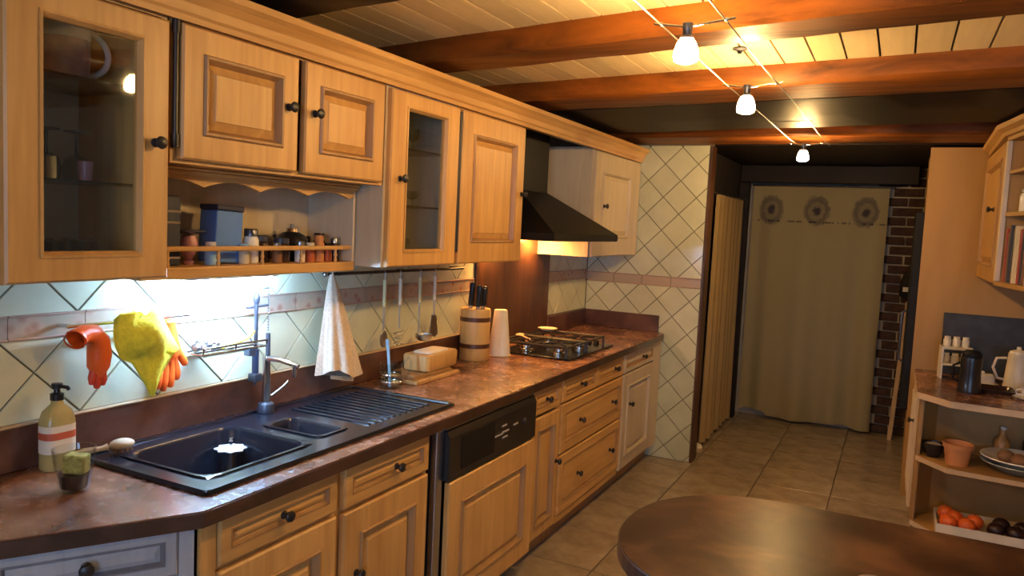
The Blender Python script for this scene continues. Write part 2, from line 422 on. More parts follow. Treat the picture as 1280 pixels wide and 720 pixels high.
# passage beyond the tiled wall
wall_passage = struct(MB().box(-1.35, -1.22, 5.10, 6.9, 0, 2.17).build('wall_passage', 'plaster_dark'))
wall_back = struct(MB().box(-1.35, 1.0, 6.72, 6.9, 0, 2.17).build('wall_back', 'mortar'))
bw, bh = 0.205, 0.062
brick0 = None
for c in range(29):
    for k in range(-1, 3):
        bx = -0.18 + k*(bw+0.014) + (0.11 if c % 2 else 0)
        if bx < -0.20 or bx + bw > 0.42: continue
        loc = (bx + bw/2 + random.uniform(-.003,.003), 6.705 + random.uniform(-.004,.004), 0.006 + c*(bh+0.013) + bh/2)
        if brick0 is None: brick0 = MB().box(-bw/2, bw/2, -0.02, 0.015, -bh/2, bh/2, 0.005).build('brick', 'brick', wall_back, loc)
        else: inst(brick0, loc, wall_back, rot=(0, random.uniform(-.01,.01), 0))
struct(MB().box(XR, XR+0.1, 3.0, 6.9, 0, 2.17).build('wall_right', 'plaster'))
struct(MB().box(XR, 2.3, 2.9, 3.0, 0, 2.17).build('wall_right_return', 'plaster'))
struct(MB().box(2.2, 2.3, -2.6, 2.9, 0, 2.17).build('wall_right_near', 'plaster'))
wx0, wx1, wz0, wz1 = WIN
struct(MB().box(-2.0, wx0, -2.7, -2.6, 0, 2.17).box(wx1, 2.3, -2.7, -2.6, 0, 2.17).box(wx0, wx1, -2.7, -2.6, 0, wz0).box(wx0, wx1, -2.7, -2.6, wz1, 2.17).build('wall_near', 'plaster'))
wn = struct(MB().box(wx0, wx0+0.05, -2.68, -2.62, wz0, wz1).box(wx1-0.05, wx1, -2.68, -2.62, wz0, wz1).box(wx0, wx1, -2.68, -2.62, wz0, wz0+0.05).box(wx0, wx1, -2.68, -2.62, wz1-0.05, wz1).box((wx0+wx1)/2-0.03, (wx0+wx1)/2+0.03, -2.68, -2.62, wz0, wz1).build('added_window_1', 'pine_v'))  # unseen window, added to let in cool light from behind the camera
for a, b in ((wx0+0.05, (wx0+wx1)/2-0.03), ((wx0+wx1)/2+0.03, wx1-0.05)): MB().box(a, b, -2.652, -2.648, wz0+0.05, wz1-0.05).build('pane', 'glass', wn)

# ceiling: boards and old beams
ceiling = struct(MB().box(-2.1, 2.3, -2.7, 6.95, ZB+0.018, ZB+0.12).build('ceiling', 'plaster_dark'))
bwid = 0.108; x = -1.95; board0 = None
while x < 2.2:
    cx = x + bwid/2
    if board0 is None:
        h = bwid/2 - 0.0035
        board0 = MB().prism([(-h,-2.6),(h,-2.6),(h,5.1),(-h,5.1)], 0, 0.018).build('board', 'ceil_board', ceiling, (cx, 0, ZB))
    else: inst(board0, (cx, 0, ZB), ceiling)
    x += bwid
def beam(xr, yn, yf, slope, z0, z1, mat, hew=0.004):
    """hewn beam: near / far faces at x=xr, skewed by slope"""
    loops = []
    n = 30
    for i in range(n+1):
        x = -1.93 + i*(4.12/n); d = slope*(x-xr); a, b = yn+d, yf+d; c = 0.014
        j = lambda: random.uniform(-hew, hew)
        loops.append([(x, a+j(), z1), (x, a+j(), z0+c+j()), (x, a+c+j(), z0+j()*.5), (x, (a+b)/2, z0+j()*.5), (x, b-c+j(), z0+j()*.5), (x, b+j(), z0+c+j()), (x, b+j(), z1)])
    return MB().loops(loops).build('beam', mat, ceiling, smooth=40)
beam(-0.74, 2.227, 2.425, -0.168, ZBEAM, ZB+0.002, 'beam')
beam(-0.40, 3.05, 3.37, -0.12, ZBEAM, ZB+0.002, 'beam')
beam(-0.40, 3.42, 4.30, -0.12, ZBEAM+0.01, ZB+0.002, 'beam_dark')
beam(-0.40, 4.56, 4.955, -0.012, ZBEAM, ZB+0.002, 'beam')
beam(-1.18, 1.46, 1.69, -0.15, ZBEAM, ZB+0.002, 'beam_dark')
beam(-0.7, 0.62, 0.85, -0.12, ZBEAM, ZB+0.002, 'beam')
beam(-0.7, -0.4, -0.17, -0.1, ZBEAM, ZB+0.002, 'beam')
beam(-0.7, -1.5, -1.27, -0.1, ZBEAM, ZB+0.002, 'beam')
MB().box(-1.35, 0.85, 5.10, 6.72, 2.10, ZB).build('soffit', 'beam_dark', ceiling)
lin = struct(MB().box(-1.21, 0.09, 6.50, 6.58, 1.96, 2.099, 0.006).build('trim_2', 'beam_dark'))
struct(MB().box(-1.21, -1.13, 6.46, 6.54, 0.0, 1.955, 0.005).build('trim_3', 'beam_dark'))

# ================================================================== KITCHEN RUN, LEFT WALL
KNOB = [(0.011,0),(0.011,0.003),(0.006,0.006),(0.006,0.014),(0.013,0.018),(0.0155,0.023),(0.013,0.028),(0.006,0.031),(0,0.0315)]
def knob(parent, x, z, y):
    return MB().lathe(KNOB, 14, (x, y, z), 'y').build('knob', 'iron', parent, smooth=40)
FR = 0.021
def raised_door(parent, x0, x1, z0, z1, yb, kx=None, kz=None, name='door', fw=0.062, mat='pine_v', pm=None, flat=False):
    d = MB().rings(x0, x1, z0, z1, yb, [(0,0),(0,0.016),(0.005,FR),(fw,FR),(fw,0.004)], cap1=False).build(name, mat, parent)
    MB().rings(x0, x1, z0, z1, yb, [(fw,0.004),(fw,FR+0.002),(fw+0.004,FR+0.008),(fw+0.010,FR+0.007),(fw+0.014,FR-0.002),(fw+0.019,0.006),(fw+0.021,0.004)], False, False).build('moulding', {'pale_v': 'pale_v', 'cool_lit_v': 'cool_lit_glaze'}.get(mat, 'glaze_v'), d)
    f2 = fw + 0.021; bev = 0.006 if flat else min(0.020, (min(x1-x0, z1-z0) - 2*f2)*0.18)
    MB().rings(x0, x1, z0, z1, yb, [(f2-0.001,0.0),(f2-0.001,0.006),(f2+bev,0.016),(f2+bev+0.002,0.0185)], True, True).build('panel', pm or mat, d)
    if kx is not None: knob(d, kx, kz, yb-FR)
    return d
def drawer_front(parent, x0, x1, z0, z1, yb, knobs, fw=0.034, mat='pine_h'):
    d = MB().rings(x0, x1, z0, z1, yb, [(0,0),(0,0.016),(0.005,FR),(fw,FR),(fw,0.010)], cap1=False).build('drawer', mat, parent)
    MB().rings(x0, x1, z0, z1, yb, [(fw,0.010),(fw,FR+0.001),(fw+0.004,FR+0.001),(fw+0.009,0.012),(fw+0.011,0.010)], False, False).build('moulding', {'cool_lit_v': 'cool_lit_glaze'}.get(mat, 'glaze_v'), d)
    MB().rings(x0, x1, z0, z1, yb, [(fw+0.010,0.0),(fw+0.010,0.011),(fw+0.022,0.0175)], True, True).build('panel', mat, d)
    for kx in knobs: knob(d, kx, (z0+z1)/2, yb-0.0175)
    return d
def glass_door(parent, x0, x1, z0, z1, yb, kx, kz, fl=0.062, fz=None, mat='pine_v'):
    fz = fl if fz is None else fz
    d = MB().rings(x0, x1, z0, z1, yb, [(0,0),(0,0.016),(0.005,FR),(fl,FR,fz),(fl,0,fz)], False, False).build('door', mat, parent)
    MB().rings(x0, x1, z0, z1, yb, [(fl,0.0,fz),(fl,FR+0.003,fz),(fl+0.006,FR+0.004,fz+0.006),(fl+0.013,0.012,fz+0.013),(fl+0.014,0.0,fz+0.014)], False, False).build('moulding', mat, d)
    MB().box(x0+fl+0.006, x1-fl-0.006, yb-0.009, yb-0.005, z0+fz+0.006, z1-fz-0.006).build('glass_pane', 'glass', d)
    knob(d, kx, kz, yb-FR)
    return d
def carcass(parent, W, D, z0, z1, mat='pine_v', t=0.016, name='carcass', back=None, open_top=False):
    zs = 0.62 if open_top else z1
    m = MB().box(0, t, -D, 0, z0, zs).box(W-t, W, -D, 0, z0, zs).box(t, W-t, -D, 0, z0, z0+t)
    if open_top: m.box(0, W, -D, -D+0.016, zs, z1)
    else: m.box(t, W-t, -D, 0, z1-t, z1)
    if not back: m.box(t, W-t, -0.008, 0, z0+t, z1-t)
    o = m.build(name, mat, parent)
    if back: MB().box(t, W-t, -0.008, 0, z0+t, z1-t).build('back_panel', back, parent)
    return o
HP = R(90)
DU = XU - XW            # .33 depth of the wall units
# --- glass door wall cabinet above the soap
def wcab(y0, y1, label, z0=1.35, z1=1.985):
    return thing('wall_cabinet', label, 'cabinet', (XW+0.012, y0, 0), HP)
D_ = DU - 0.012
c = wcab(0.885, 1.284, 'pine wall cabinet with a wide glass door and glass shelves, copper jug inside'); W = 0.399
carcass(c, W, D_, 1.35, 1.985, back='interior')
glass_door(c, 0.012, W-0.008, 1.352, 1.962, -D_, W-0.048, 1.672, 0.068, 0.052)
for z in (1.573, 1.800): MB().box(0.018, W-0.018, -D_+0.035, -0.012, z-0.006, z).build('glass_shelf', 'dark_glass', c)
# --- double cabinet above the niche
c = wcab(1.294, 2.146, 'pine wall cabinet with two raised panel doors above the spice niche'); W = 0.852
carcass(c, W, D_, 1.632, 1.985)
d = raised_door(c, 0.018, 0.420, 1.642, 1.968, -D_, 0.378, 1.822)
MB().tube([(0.006, -D_-0.010, 1.675), (0.006, -D_-0.010, 1.965)], 0.007, 10).tube([(0.006, -D_-0.010, 1.668), (0.006, -D_-0.010, 1.700)], 0.010, 10).tube([(0.006, -D_-0.010, 1.94), (0.006, -D_-0.010, 1.972)], 0.010, 10).build('hinge', 'iron', d, smooth=40)
raised_door(c, 0.448, 0.832, 1.642, 1.968, -D_, 0.488, 1.820)
# --- narrow glass cabinet
c = wcab(2.156, 2.628, 'narrow pine wall cabinet with glass door above the hanging utensils'); W = 0.472
carcass(c, W, D_, 1.35, 1.985, 'pale_v', back='interior')  # cool light on the cabinet side is put into the pale carcass colour
glass_door(c, 0.012, W-0.010, 1.352, 1.966, -D_, 0.068, 1.662, 0.088, 0.048)
for z in (1.572, 1.782): MB().box(0.018, W-0.018, -D_+0.035, -0.012, z-0.006, z).build('glass_shelf', 'dark_glass', c)
# --- single door cabinet
c = wcab(2.634, 3.216, 'pine wall cabinet with one tall raised panel door beside the black hood'); W = 0.582
carcass(c, W, D_, 1.35, 1.985)
d = raised_door(c, 0.012, W-0.008, 1.352, 1.966, -D_, W-0.030, 1.662, fw=0.085)
MB().tube([(0.003, -D_-0.010, 1.40), (0.003, -D_-0.010, 1.955)], 0.008, 10).build('hinge', 'iron', d, smooth=40)
# --- far cabinet
c = wcab(4.125, 4.972, 'wooden wall cabinet between the black hood and the tiled end wall, lens glow painted in its pale tone'); W = 0.847
carcass(c, W, D_, 1.355, 1.985, 'pale_v')  # pale tone carries the lens glow over this cabinet
raised_door(c, 0.014, W-0.09, 1.357, 1.966, -D_, 0.17, 1.655, fw=0.11, mat='pale_v')
MB().box(W-0.085, W-0.004, -D_-0.018, -D_, 1.357, 1.966).build('filler_panel', 'pale_v', c)

# --- cornice along the whole run
corn = [(-1.66,1.987),(-1.590,1.987),(-1.588,1.972),(-1.576,1.972),(-1.572,1.985),(-1.566,1.992),(-1.560,2.012),(-1.545,2.030),(-1.530,2.040),(-1.530,2.058),(-1.66,2.058)]
tag(MB().prism([(p[0], p[1]) for p in corn], 0.42, YE-0.003, axis='y').build('cornice', 'pine_y'), 'long moulded pine cornice running above all the wall cabinets', 'cornice')

# --- spice niche: shelf unit under the double cabinet
XN = -1.705
n_ = thing('niche_shelf', 'open wooden spice niche with scalloped valance and low gallery rail', 'shelf', (XW+0.012, 1.294, 0), HP)
DN = XN - XW - 0.012; W = 0.852
MB().box(0.016, W-0.016, -0.010, 0, 1.345, 1.628).build('back_panel', 'pale_v', n_)
MB().box(0.002, W-0.002, -DN, 0, 1.332, 1.364, 0.004).build('shelf_board', 'pine_h', n_)
MB().box(0.002, 0.016, -DN, 0, 1.364, 1.630).build('side_panel', 'pale_v', n_)
MB().box(W-0.014, W-0.002, -DN, 0, 1.364, 1.630, 0.003).build('side_panel', 'pale_v', n_)
top, bot = [], []
N = 64
for i in range(N+1):
    x = 0.016 + (W-0.030)*i/N; u = i/N*4.0
    z = 1.580 + 0.020*abs(math.sin(math.pi*(u+0.12)))**0.8
    bot.append((x, z))
poly = bot + [(W-0.014, 1.622), (0.016, 1.622)]
MB().prism(poly, -DN, -DN+0.016, axis='y').build('valance', 'pine_h', n_)
MB().box(0.002, W-0.002, -DN-0.022, -DN+0.02, 1.6225, 1.6305, 0.003).box(0.002, W-0.002, -DN-0.012, -DN+0.0, 1.610, 1.622, 0.003).build('light_rail', 'pine_h', n_)
MB().box(0.016, W-0.014, -DN+0.004, -DN+0.018, 1.406, 1.420, 0.004).build('gallery_rail', 'pine_h', n_)
for k in range(5):
    x = 0.09 + k*0.168
    MB().lathe([(0.004,1.364),(0.006,1.372),(0.0035,1.380),(0.006,1.388),(0.0035,1.398),(0.005,1.406)], 10, (x, -DN+0.011, 0)).build('spindle', 'pine_v', n_, smooth=50)
# LED tube below it
l_ = thing('under_shelf_light', 'cool white tube light under the spice niche', 'light', (XW+0.10, 1.50, 1.30))
MB().box(0, 0.05, 0, 0.36, 0.018, 0.031, 0.003).build('housing', 'white_china', l_)
MB().tube([(0.025, 0.01, 0.008), (0.025, 0.35, 0.008)], 0.011, 12).build('tube', 'led', l_, smooth=50)

# --- worktop with cut-out for the sink
wk = thing('worktop', 'glossy brown marbled worktop along the left wall', 'worktop')
TT = 0.037
S = MB()
for p in ([(XW+0.002,0.235),(XF,1.18),(XF,1.30),(XW+0.002,1.30)], [(XW+0.002,1.30),(-1.85,1.30),(-1.85,1.925),(XW+0.002,1.925)],
          [(-1.45,1.30),(XF,1.30),(XF,1.925),(-1.45,1.925)],
          [(XW+0.002,1.925),(XF,1.925),(XF,4.90),(XF-0.012,4.945),(XF-0.045,YE-0.004),(XW+0.002,YE-0.004)]):
    S.prism(p, CT-TT, CT)
S.build('slab', 'worktop', wk)
e = 0.004
MB().prism([(XW+0.002,0.235-e*1.9),(XF+e,1.178),(XF+e,4.902),(XF-0.009,4.948),(XF-0.043,YE-0.002),(XF-0.046,YE-0.004),(XF-0.012,4.945),(XF,4.90),(XF,1.18),(XW+0.002,0.235)], CT-TT-0.001, CT-0.003).build('edge_band', 'edge_band', wk)
u_ = thing('upstand', 'long dark brown marbled upstand behind the sink worktop', 'upstand')
MB().box(XW+0.001, XW+0.017, 0.30, 3.40, CT+0.0005, 0.962, 0.003).build('board', 'upstand', u_)
MB().box(XW+0.001, XW+0.020, 0.30, 3.40, 0.9622, 0.966, 0.001).build('sealing_strip', 'pale_wood', u_)
tag(MB().box(XW+0.001, XW+0.017, 4.325, YE-0.019, CT+0.0005, 0.962, 0.003).build('upstand', 'upstand'), 'short brown upstand between splash panel and corner', 'upstand')
tag(MB().box(XW+0.001, XF-0.055, YE-0.018, YE-0.001, CT+0.0005, 0.962, 0.003).build('upstand', 'upstand'), 'brown upstand along the tiled end wall', 'upstand')

# --- base cabinets
DB = XB - FR - XW - 0.003     # carcass depth so that door faces sit at XB
def base(y0, W, label, open_top=False, mat='pine_v', name='base_cabinet'):
    c = thing(name, label, 'cabinet', (XW+0.003, y0, 0), HP)
    carcass(c, W, DB, 0.10, CT-TT-0.002, mat, open_top=open_top)
    MB().box(0.0, W, -DB+0.05, -DB+0.066, 0.0, 0.10).build('toe_kick', 'glaze_v', c)
    return c
c = base(1.215, 0.467, 'pine base cabinet with drawer and door under the large sink bowl', True); W = 0.467
MB().box(-0.014, 0.030, -DB-0.012, -DB, 0.11, 0.806).build('stile', 'pine_v', c)
drawer_front(c, 0.034, W-0.012, 0.686, 0.803, -DB, [0.245])
raised_door(c, 0.034, W-0.012, 0.112, 0.672, -DB, 0.40, 0.47, fw=0.07)
c = base(1.684, 0.470, 'pine base cabinet with drawer and door under the draining board', True); W = 0.470
drawer_front(c, 0.018, W-0.012, 0.680, 0.803, -DB, [0.272])
raised_door(c, 0.018, W-0.012, 0.112, 0.666, -DB, 0.078, 0.47, fw=0.075)
# corner cabinet standing at an angle
ang = math.atan2(1.18-0.235, XF-XW)
ux, uy = math.cos(ang), math.sin(ang); nx, ny = uy, -ux
CL = 0.93
c = thing('base_cabinet', 'angled corner base cabinet with a wide drawer, cool light painted into its grey', 'cabinet', (XF - ux*CL - nx*0.045 - ux*0.014, 1.18 - uy*CL - ny*0.045 - uy*0.014, 0), ang)
MB().box(0.30, CL, -0.001, 0.026, 0.10, CT-TT-0.002).build('carcass', 'cool_lit_v', c)
MB().box(CL-0.032, CL, -0.014, -0.001, 0.10, 0.806).build('stile', 'cool_lit_v', c)
drawer_front(c, CL-0.394, CL-0.034, 0.700, 0.809, -0.001, [CL-0.214], fw=0.026, mat='cool_lit_v')
raised_door(c, CL-0.394, CL-0.034, 0.112, 0.690, -0.001, CL-0.35, 0.45, mat='cool_lit_v')
MB().box(0.30, CL-0.400, -0.014, -0.001, 0.10, 0.806).build('stile', 'cool_lit_v', c)
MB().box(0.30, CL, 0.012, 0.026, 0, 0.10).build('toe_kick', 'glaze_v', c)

# dishwasher
dw = thing('dishwasher', 'built in dishwasher with black control panel and pine door front', 'dishwasher', (XW+0.003, 2.166, 0), HP); W = 0.786
MB().box(0.012, W-0.006, -DB+0.005, 0, 0.06, CT-TT-0.003).build('tub_housing', 'black_matt', dw)
MB().box(0.020, 0.064, -DB-0.022, -DB+0.004, 0.11, 0.800, 0.003).build('edge_strip', 'steel', dw)
fp = MB().prism([(-DB-0.004,0.612),(-DB-0.045,0.618),(-DB-0.045,0.770),(-DB-0.032,0.792),(-DB-0.004,0.796)], 0.066, W-0.010, axis='x').build('control_panel', 'black', dw)
MB().box(0.066, W-0.010, -DB-0.030, -DB-0.004, 0.7965, 0.801, 0.001).build('top_trim', 'steel', fp)
MB().prism([(0.15,0.64),(0.40,0.64),(0.40,0.76),(0.15,0.76)], -DB-0.047, -DB-0.045, axis='y').build('handle_recess', 'black_matt', fp)
MB().box(0.155, 0.19, -DB-0.0468, -DB-0.045, 0.735, 0.742).build('marking', 'print_ink', fp)
for k, (a, b, z) in enumerate(((0.46,0.50,0.725),(0.46,0.52,0.70),(0.40,0.47,0.695),(0.465,0.51,0.678),(0.56,0.60,0.71))):
    MB().box(a, b, -DB-0.0468, -DB-0.045, z, z+0.006).build('marking', 'print_ink', fp)
MB().lathe([(0.011,0),(0.011,0.006),(0.009,0.008),(0,0.008)], 14, (0.66, -DB-0.045, 0.71), 'y').build('button', 'gunmetal', fp, smooth=40)
raised_door(dw, 0.078, W-0.008, 0.10, 0.606, -DB-0.024, fw=0.085)
MB().box(0.03, W-0.02, -DB+0.05, -DB+0.06, 0, 0.06).build('toe_kick', 'glaze_v', dw)

c = base(2.958, 0.318, 'narrow pine base cabinet with small drawer and door beside the dishwasher'); W = 0.318
drawer_front(c, 0.012, W-0.008, 0.686, 0.803, -DB, [0.155], fw=0.03)
raised_door(c, 0.012, W-0.008, 0.112, 0.672, -DB, W-0.034, 0.425, fw=0.055)
c = base(3.282, 0.906, 'wide pine drawer unit with two small and two deep drawers under the hob', name='drawer_unit'); W = 0.906
drawer_front(c, 0.014, 0.462, 0.690, 0.803, -DB, [0.25], fw=0.03)
drawer_front(c, 0.474, W-0.008, 0.690, 0.803, -DB, [0.76], fw=0.03)
drawer_front(c, 0.014, W-0.008, 0.442, 0.680, -DB, [0.26, 0.74], fw=0.045)
drawer_front(c, 0.014, W-0.008, 0.138, 0.432, -DB, [0.26, 0.74], fw=0.045)
MB().box(0.01, W-0.008, -DB-0.012, -DB, 0.10, 0.132).build('bottom_rail', 'pine_h', c)
c = base(4.192, 0.772, 'base cabinet with drawer and door at the tiled end wall, lens glow painted in its pale tone', mat='pale_v'); W = 0.772
drawer_front(c, 0.014, 0.60, 0.690, 0.803, -DB, [0.37], fw=0.03, mat='pale_v')  # lens glow painted into the pale fronts and carcass
raised_door(c, 0.014, 0.60, 0.112, 0.680, -DB, 0.14, 0.49, fw=0.07, mat='pale_v')
MB().box(0.606, W, -DB-0.015, -DB, 0.10, 0.806).build('filler_panel', 'pale_v', c)

# ================================================================== LAMPS ON CABLES
cab = [[(-0.601,-2.5,2.062),(-0.601,1.8,2.058),(-0.601,2.85,2.058),(-0.590,3.6,2.058),(-0.583,4.5,2.058),(-0.578,4.9,2.072)],
       [(-0.436,-2.5,2.062),(-0.436,1.8,2.058),(-0.432,2.6,2.058),(-0.420,3.2,2.058),(-0.416,4.2,2.058),(-0.412,4.9,2.072)]]
for pts, lb in zip(cab, ('bare low voltage lamp cable, the one nearer the wall cabinets', 'bare low voltage lamp cable, the one nearer the curtain side')):
    tag(MB().tube(pts, 0.0022, 6).build('lamp_cable', 'steel', smooth=60), lb, 'cable')
def lamp(y, label, xc=-0.53):
    l = thing('cable_lamp', label, 'lamp', (xc, y, 1.955), group=None)
    xa, xb = -0.606 - xc, -0.422 - xc
    MB().tube([(xa-0.012, 0, 0.1065), (-0.012, 0, 0.094)], 0.0035, 8).build('bar', 'chrome', l, smooth=60)
    MB().tube([(0.012, 0, 0.094), (xb+0.012, 0, 0.1065)], 0.0035, 8).build('bar', 'chrome', l, smooth=60)
    for xx in (-0.601-xc, -0.432-xc): MB().sphere((xx, 0, 0.1035), 0.0065, 10, 6).build('clamp', 'chrome', l, smooth=60)
    MB().lathe([(0,0.104),(0.013,0.102),(0.015,0.094),(0.012,0.084),(0.012,0.070),(0.018,0.066),(0.018,0.062),(0,0.062)], 16).build('socket', 'gunmetal', l, smooth=40)
    MB().lathe([(0,0.0),(0.018,0.001),(0.029,0.006),(0.032,0.016),(0.030,0.034),(0.024,0.052),(0.017,0.061),(0,0.061)], 20).build('shade', 'bulb', l, smooth=70)
    return l
lamp(1.985, 'lit cable lamp in front of the thick orange beam')
lamp(2.845, 'lit cable lamp between the two wide beams')
lamp(4.640, 'lit cable lamp before the dark passage beam')
lamp(-0.95, 'added unseen cable lamp over the near end of the room')  # added out of view as warm fill light
tag(MB().tube([(-0.60,3.81,2.0635),(-0.404,3.81,2.0635)], 0.003, 8).build('cable_spreader', 'chrome', smooth=60), 'thin chrome spreader rod lying across both lamp cables', 'rod')
h = thing('ceiling_hook', 'small dark ceiling anchor on the boards between the beams', 'hook', (-0.550, 2.768, ZB))
MB().lathe([(0,0),(0.026,-0.0005),(0.026,-0.006),(0.010,-0.010),(0.006,-0.02),(0,-0.02)], 16).build('plate', 'gunmetal', h, smooth=40)

# ================================================================== SINK, HOB, HOOD
sk = thing('sink', 'black composite sink with large bowl, small bowl and ribbed drainer', 'sink', (0, 0, CT))
x0, x1, y0, y1 = -1.876, -1.402, 1.245, 2.362
bowls = [(-1.640, 1.500, 0.165, 0.188), (-1.612, 1.812, 0.112, 0.066)]
xs = sorted({x0, x1, -1.805, -1.475, -1.724, -1.500}); ys = sorted({y0, y1, 1.312, 1.688, 1.746, 1.878})
S = MB()
holes = [(-1.805,-1.475,1.312,1.688), (-1.724,-1.500,1.746,1.878)]
for a, b in zip(xs, xs[1:]):
    for c_, d_ in zip(ys, ys[1:]):
        mx_, my_ = (a+b)/2, (c_+d_)/2
        if any(h[0] < mx_ < h[1] and h[2] < my_ < h[3] for h in holes): continue
        S.box(a, b, c_, d_, 0.0005, 0.008)
S.build('deck', 'sink_black', sk)
def rim(a, b, c_, d_, wd, hh, r):
    cx, cy, hx, hy = (a+b)/2, (c_+d_)/2, (b-a)/2, (d_-c_)/2
    return [rrect(cx,cy,hx,hy,r,0.002), rrect(cx,cy,hx-0.002,hy-0.002,r,0.008+hh), rrect(cx,cy,hx-wd+0.002,hy-wd+0.002,max(r-wd,0.004),0.008+hh), rrect(cx,cy,hx-wd,hy-wd,max(r-wd,0.004),0.008)]
MB().loops(rim(x0-0.002, x1+0.002, y0-0.002, y1+0.002, 0.016, 0.005, 0.02), False, False).build('rim', 'sink_black', sk, smooth=50)
for (a, b, c_, d_), dep, nm in zip(holes, (0.165, 0.12), ('main_bowl', 'small_bowl')):
    cx, cy, hx, hy = (a+b)/2, (c_+d_)/2, (b-a)/2, (d_-c_)/2
    L = [rrect(cx,cy,hx+.002,hy+.002,0.0005,0.007), rrect(cx,cy,hx+.002,hy+.002,0.0005,0.0085), rrect(cx,cy,hx+0.006,hy+0.006,0.05 if nm=='main_bowl' else .03,0.0125),
         rrect(cx,cy,hx-0.006,hy-0.006,0.05 if nm=='main_bowl' else .03,0.0115), rrect(cx,cy,hx-0.012,hy-0.012,0.05 if nm=='main_bowl' else .03,0.0),
         rrect(cx,cy,hx-0.024,hy-0.024,0.045 if nm=='main_bowl' else .028,-dep+0.03), rrect(cx,cy,hx-0.05,hy-0.045,0.03 if nm=='main_bowl' else .015,-dep)]
    bo = MB().loops(L, False, True).build(nm, 'sink_black', sk, smooth=50)
    if nm == 'main_bowl':
        MB().lathe([(0,0.006),(0.008,0.005),(0.010,0.0),(0.009,-0.002),(0,-0.002)], 14, (-1.565, 1.668, -0.035), 'y').build('overflow', 'chrome', bo, smooth=40)
        MB().lathe([(0,0.004),(0.035,0.003),(0.040,0.0),(0,0.0)], 20, (cx, cy, -dep)).build('drain', 'chrome', bo, smooth=40)
for k in range(11):
    y = 1.955 + k*0.034
    MB().box(-1.80, -1.47, y-0.006, y+0.006, 0.0078, 0.0125, 0.0022).build('drainer_rib', 'sink_black', sk)
# flower shaped strainer on a stem in the bowl
s = thing('sink_strainer', 'chrome flower shaped strainer standing in the large sink bowl', 'strainer', (-1.735, 1.628, CT-0.165))
pts = []
for i in range(32):
    a = 2*math.pi*i/32; r = 0.043*(1+0.12*math.cos(8*a)); pts.append((r*math.cos(a), r*math.sin(a)))
MB().loops([[(p[0]*0.2, p[1]*0.2, 0.131) for p in pts], [(p[0], p[1], 0.127) for p in pts], [(p[0], p[1], 0.130) for p in pts], [(p[0]*0.4, p[1]*0.4, 0.137) for p in pts]]).build('flower_plate', 'satin', s, smooth=30)
MB().lathe([(0.004,0.0045),(0.012,0.006),(0.012,0.01),(0.005,0.012),(0.005,0.150),(0.008,0.153),(0.006,0.160),(0,0.161)], 12).build('stem', 'chrome', s, smooth=40)

f = thing('faucet', 'chrome mixer tap with dark round base behind the sink', 'faucet', (-1.838, 1.872, CT+0.009))
MB().lathe([(0,0),(0.028,0),(0.030,0.010),(0.026,0.030),(0.016,0.036),(0,0.036)], 20).build('base', 'gunmetal', f, smooth=40)
MB().lathe([(0.015,0.035),(0.014,0.06),(0.012,0.17),(0.014,0.178),(0.012,0.190),(0,0.192)], 18).build('column', 'chrome', f, smooth=40)
sp = MB().tube([(0.006,0,0.182),(0.05,0.012,0.180),(0.10,0.024,0.168),(0.112,0.027,0.163)], [0.010,0.0095,0.009,0.009], 12).build('spout', 'chrome', f, smooth=50)
MB().tube([(0.100,0.024,0.168),(0.100,0.024,0.128)], [0.010,0.008], 12).build('nozzle', 'chrome', sp, smooth=50)
MB().tube([(0.012,0.012,0.055),(0.03,0.05,0.085),(0.036,0.062,0.098)], [0.005,0.0045,0.005], 10).build('lever', 'chrome', f, smooth=50)

# gas hob
hb = thing('gas_hob', 'black gas hob with four burners and iron pan supports', 'hob', (0, 0, CT))
MB().box(-1.845, -1.425, 3.515, 4.165, 0.0005, 0.010, 0.003).build('plate', 'hob_black', hb)
for (bx, by, br) in ((-1.74,3.66,0.036),(-1.55,3.66,0.028),(-1.74,3.95,0.028),(-1.55,3.95,0.045)):
    b_ = MB().lathe([(0,0.010),(br*1.25,0.010),(br*1.25,0.014),(br,0.020),(br,0.036),(0,0.036)], 20, (bx,by,0)).build('burner', 'chrome', hb, smooth=40)
    MB().lathe([(0,0.0362),(br*0.85,0.0362),(br*0.82,0.044),(br*0.5,0.047),(0,0.047)], 20, (bx,by,0)).build('burner_cap', 'black_matt', b_, smooth=40)
for (c0, c1) in ((3.535,3.790),(3.815,4.075)):
    g = MB(); zt = 0.062
    a0, a1 = -1.83, -1.455
    for x in (a0, a1): g.tube([(x,c0,0.010),(x,c0,zt),(x,c1,zt),(x,c1,0.010)], 0.0068, 6)
    for y in (c0, c1): g.tube([(a0,y,zt),(a1,y,zt)], 0.0068, 6)
    for bx in (-1.74,-1.55):
        cy = 3.66 if c0 < 3.7 else 3.95
        for k in range(4):
            a = R(45+90*k) if True else 0
            g.tube([(bx+0.014*math.cos(a), cy+0.014*math.sin(a), zt+0.003), (bx+0.09*math.cos(a), cy+0.09*math.sin(a), zt)], 0.0055, 6)
    g.tube([(-1.645,c0,zt),(-1.645,c1,zt)], 0.0045, 6)
    g.build('pan_support', 'iron', hb, smooth=50)
for k in range(4):
    MB().lathe([(0,0.010),(0.017,0.010),(0.015,0.026),(0.013,0.028),(0,0.028)], 14, (-1.60+k*0.045-0.05, 4.122, 0)).build('knob', 'black_matt', hb, smooth=40)
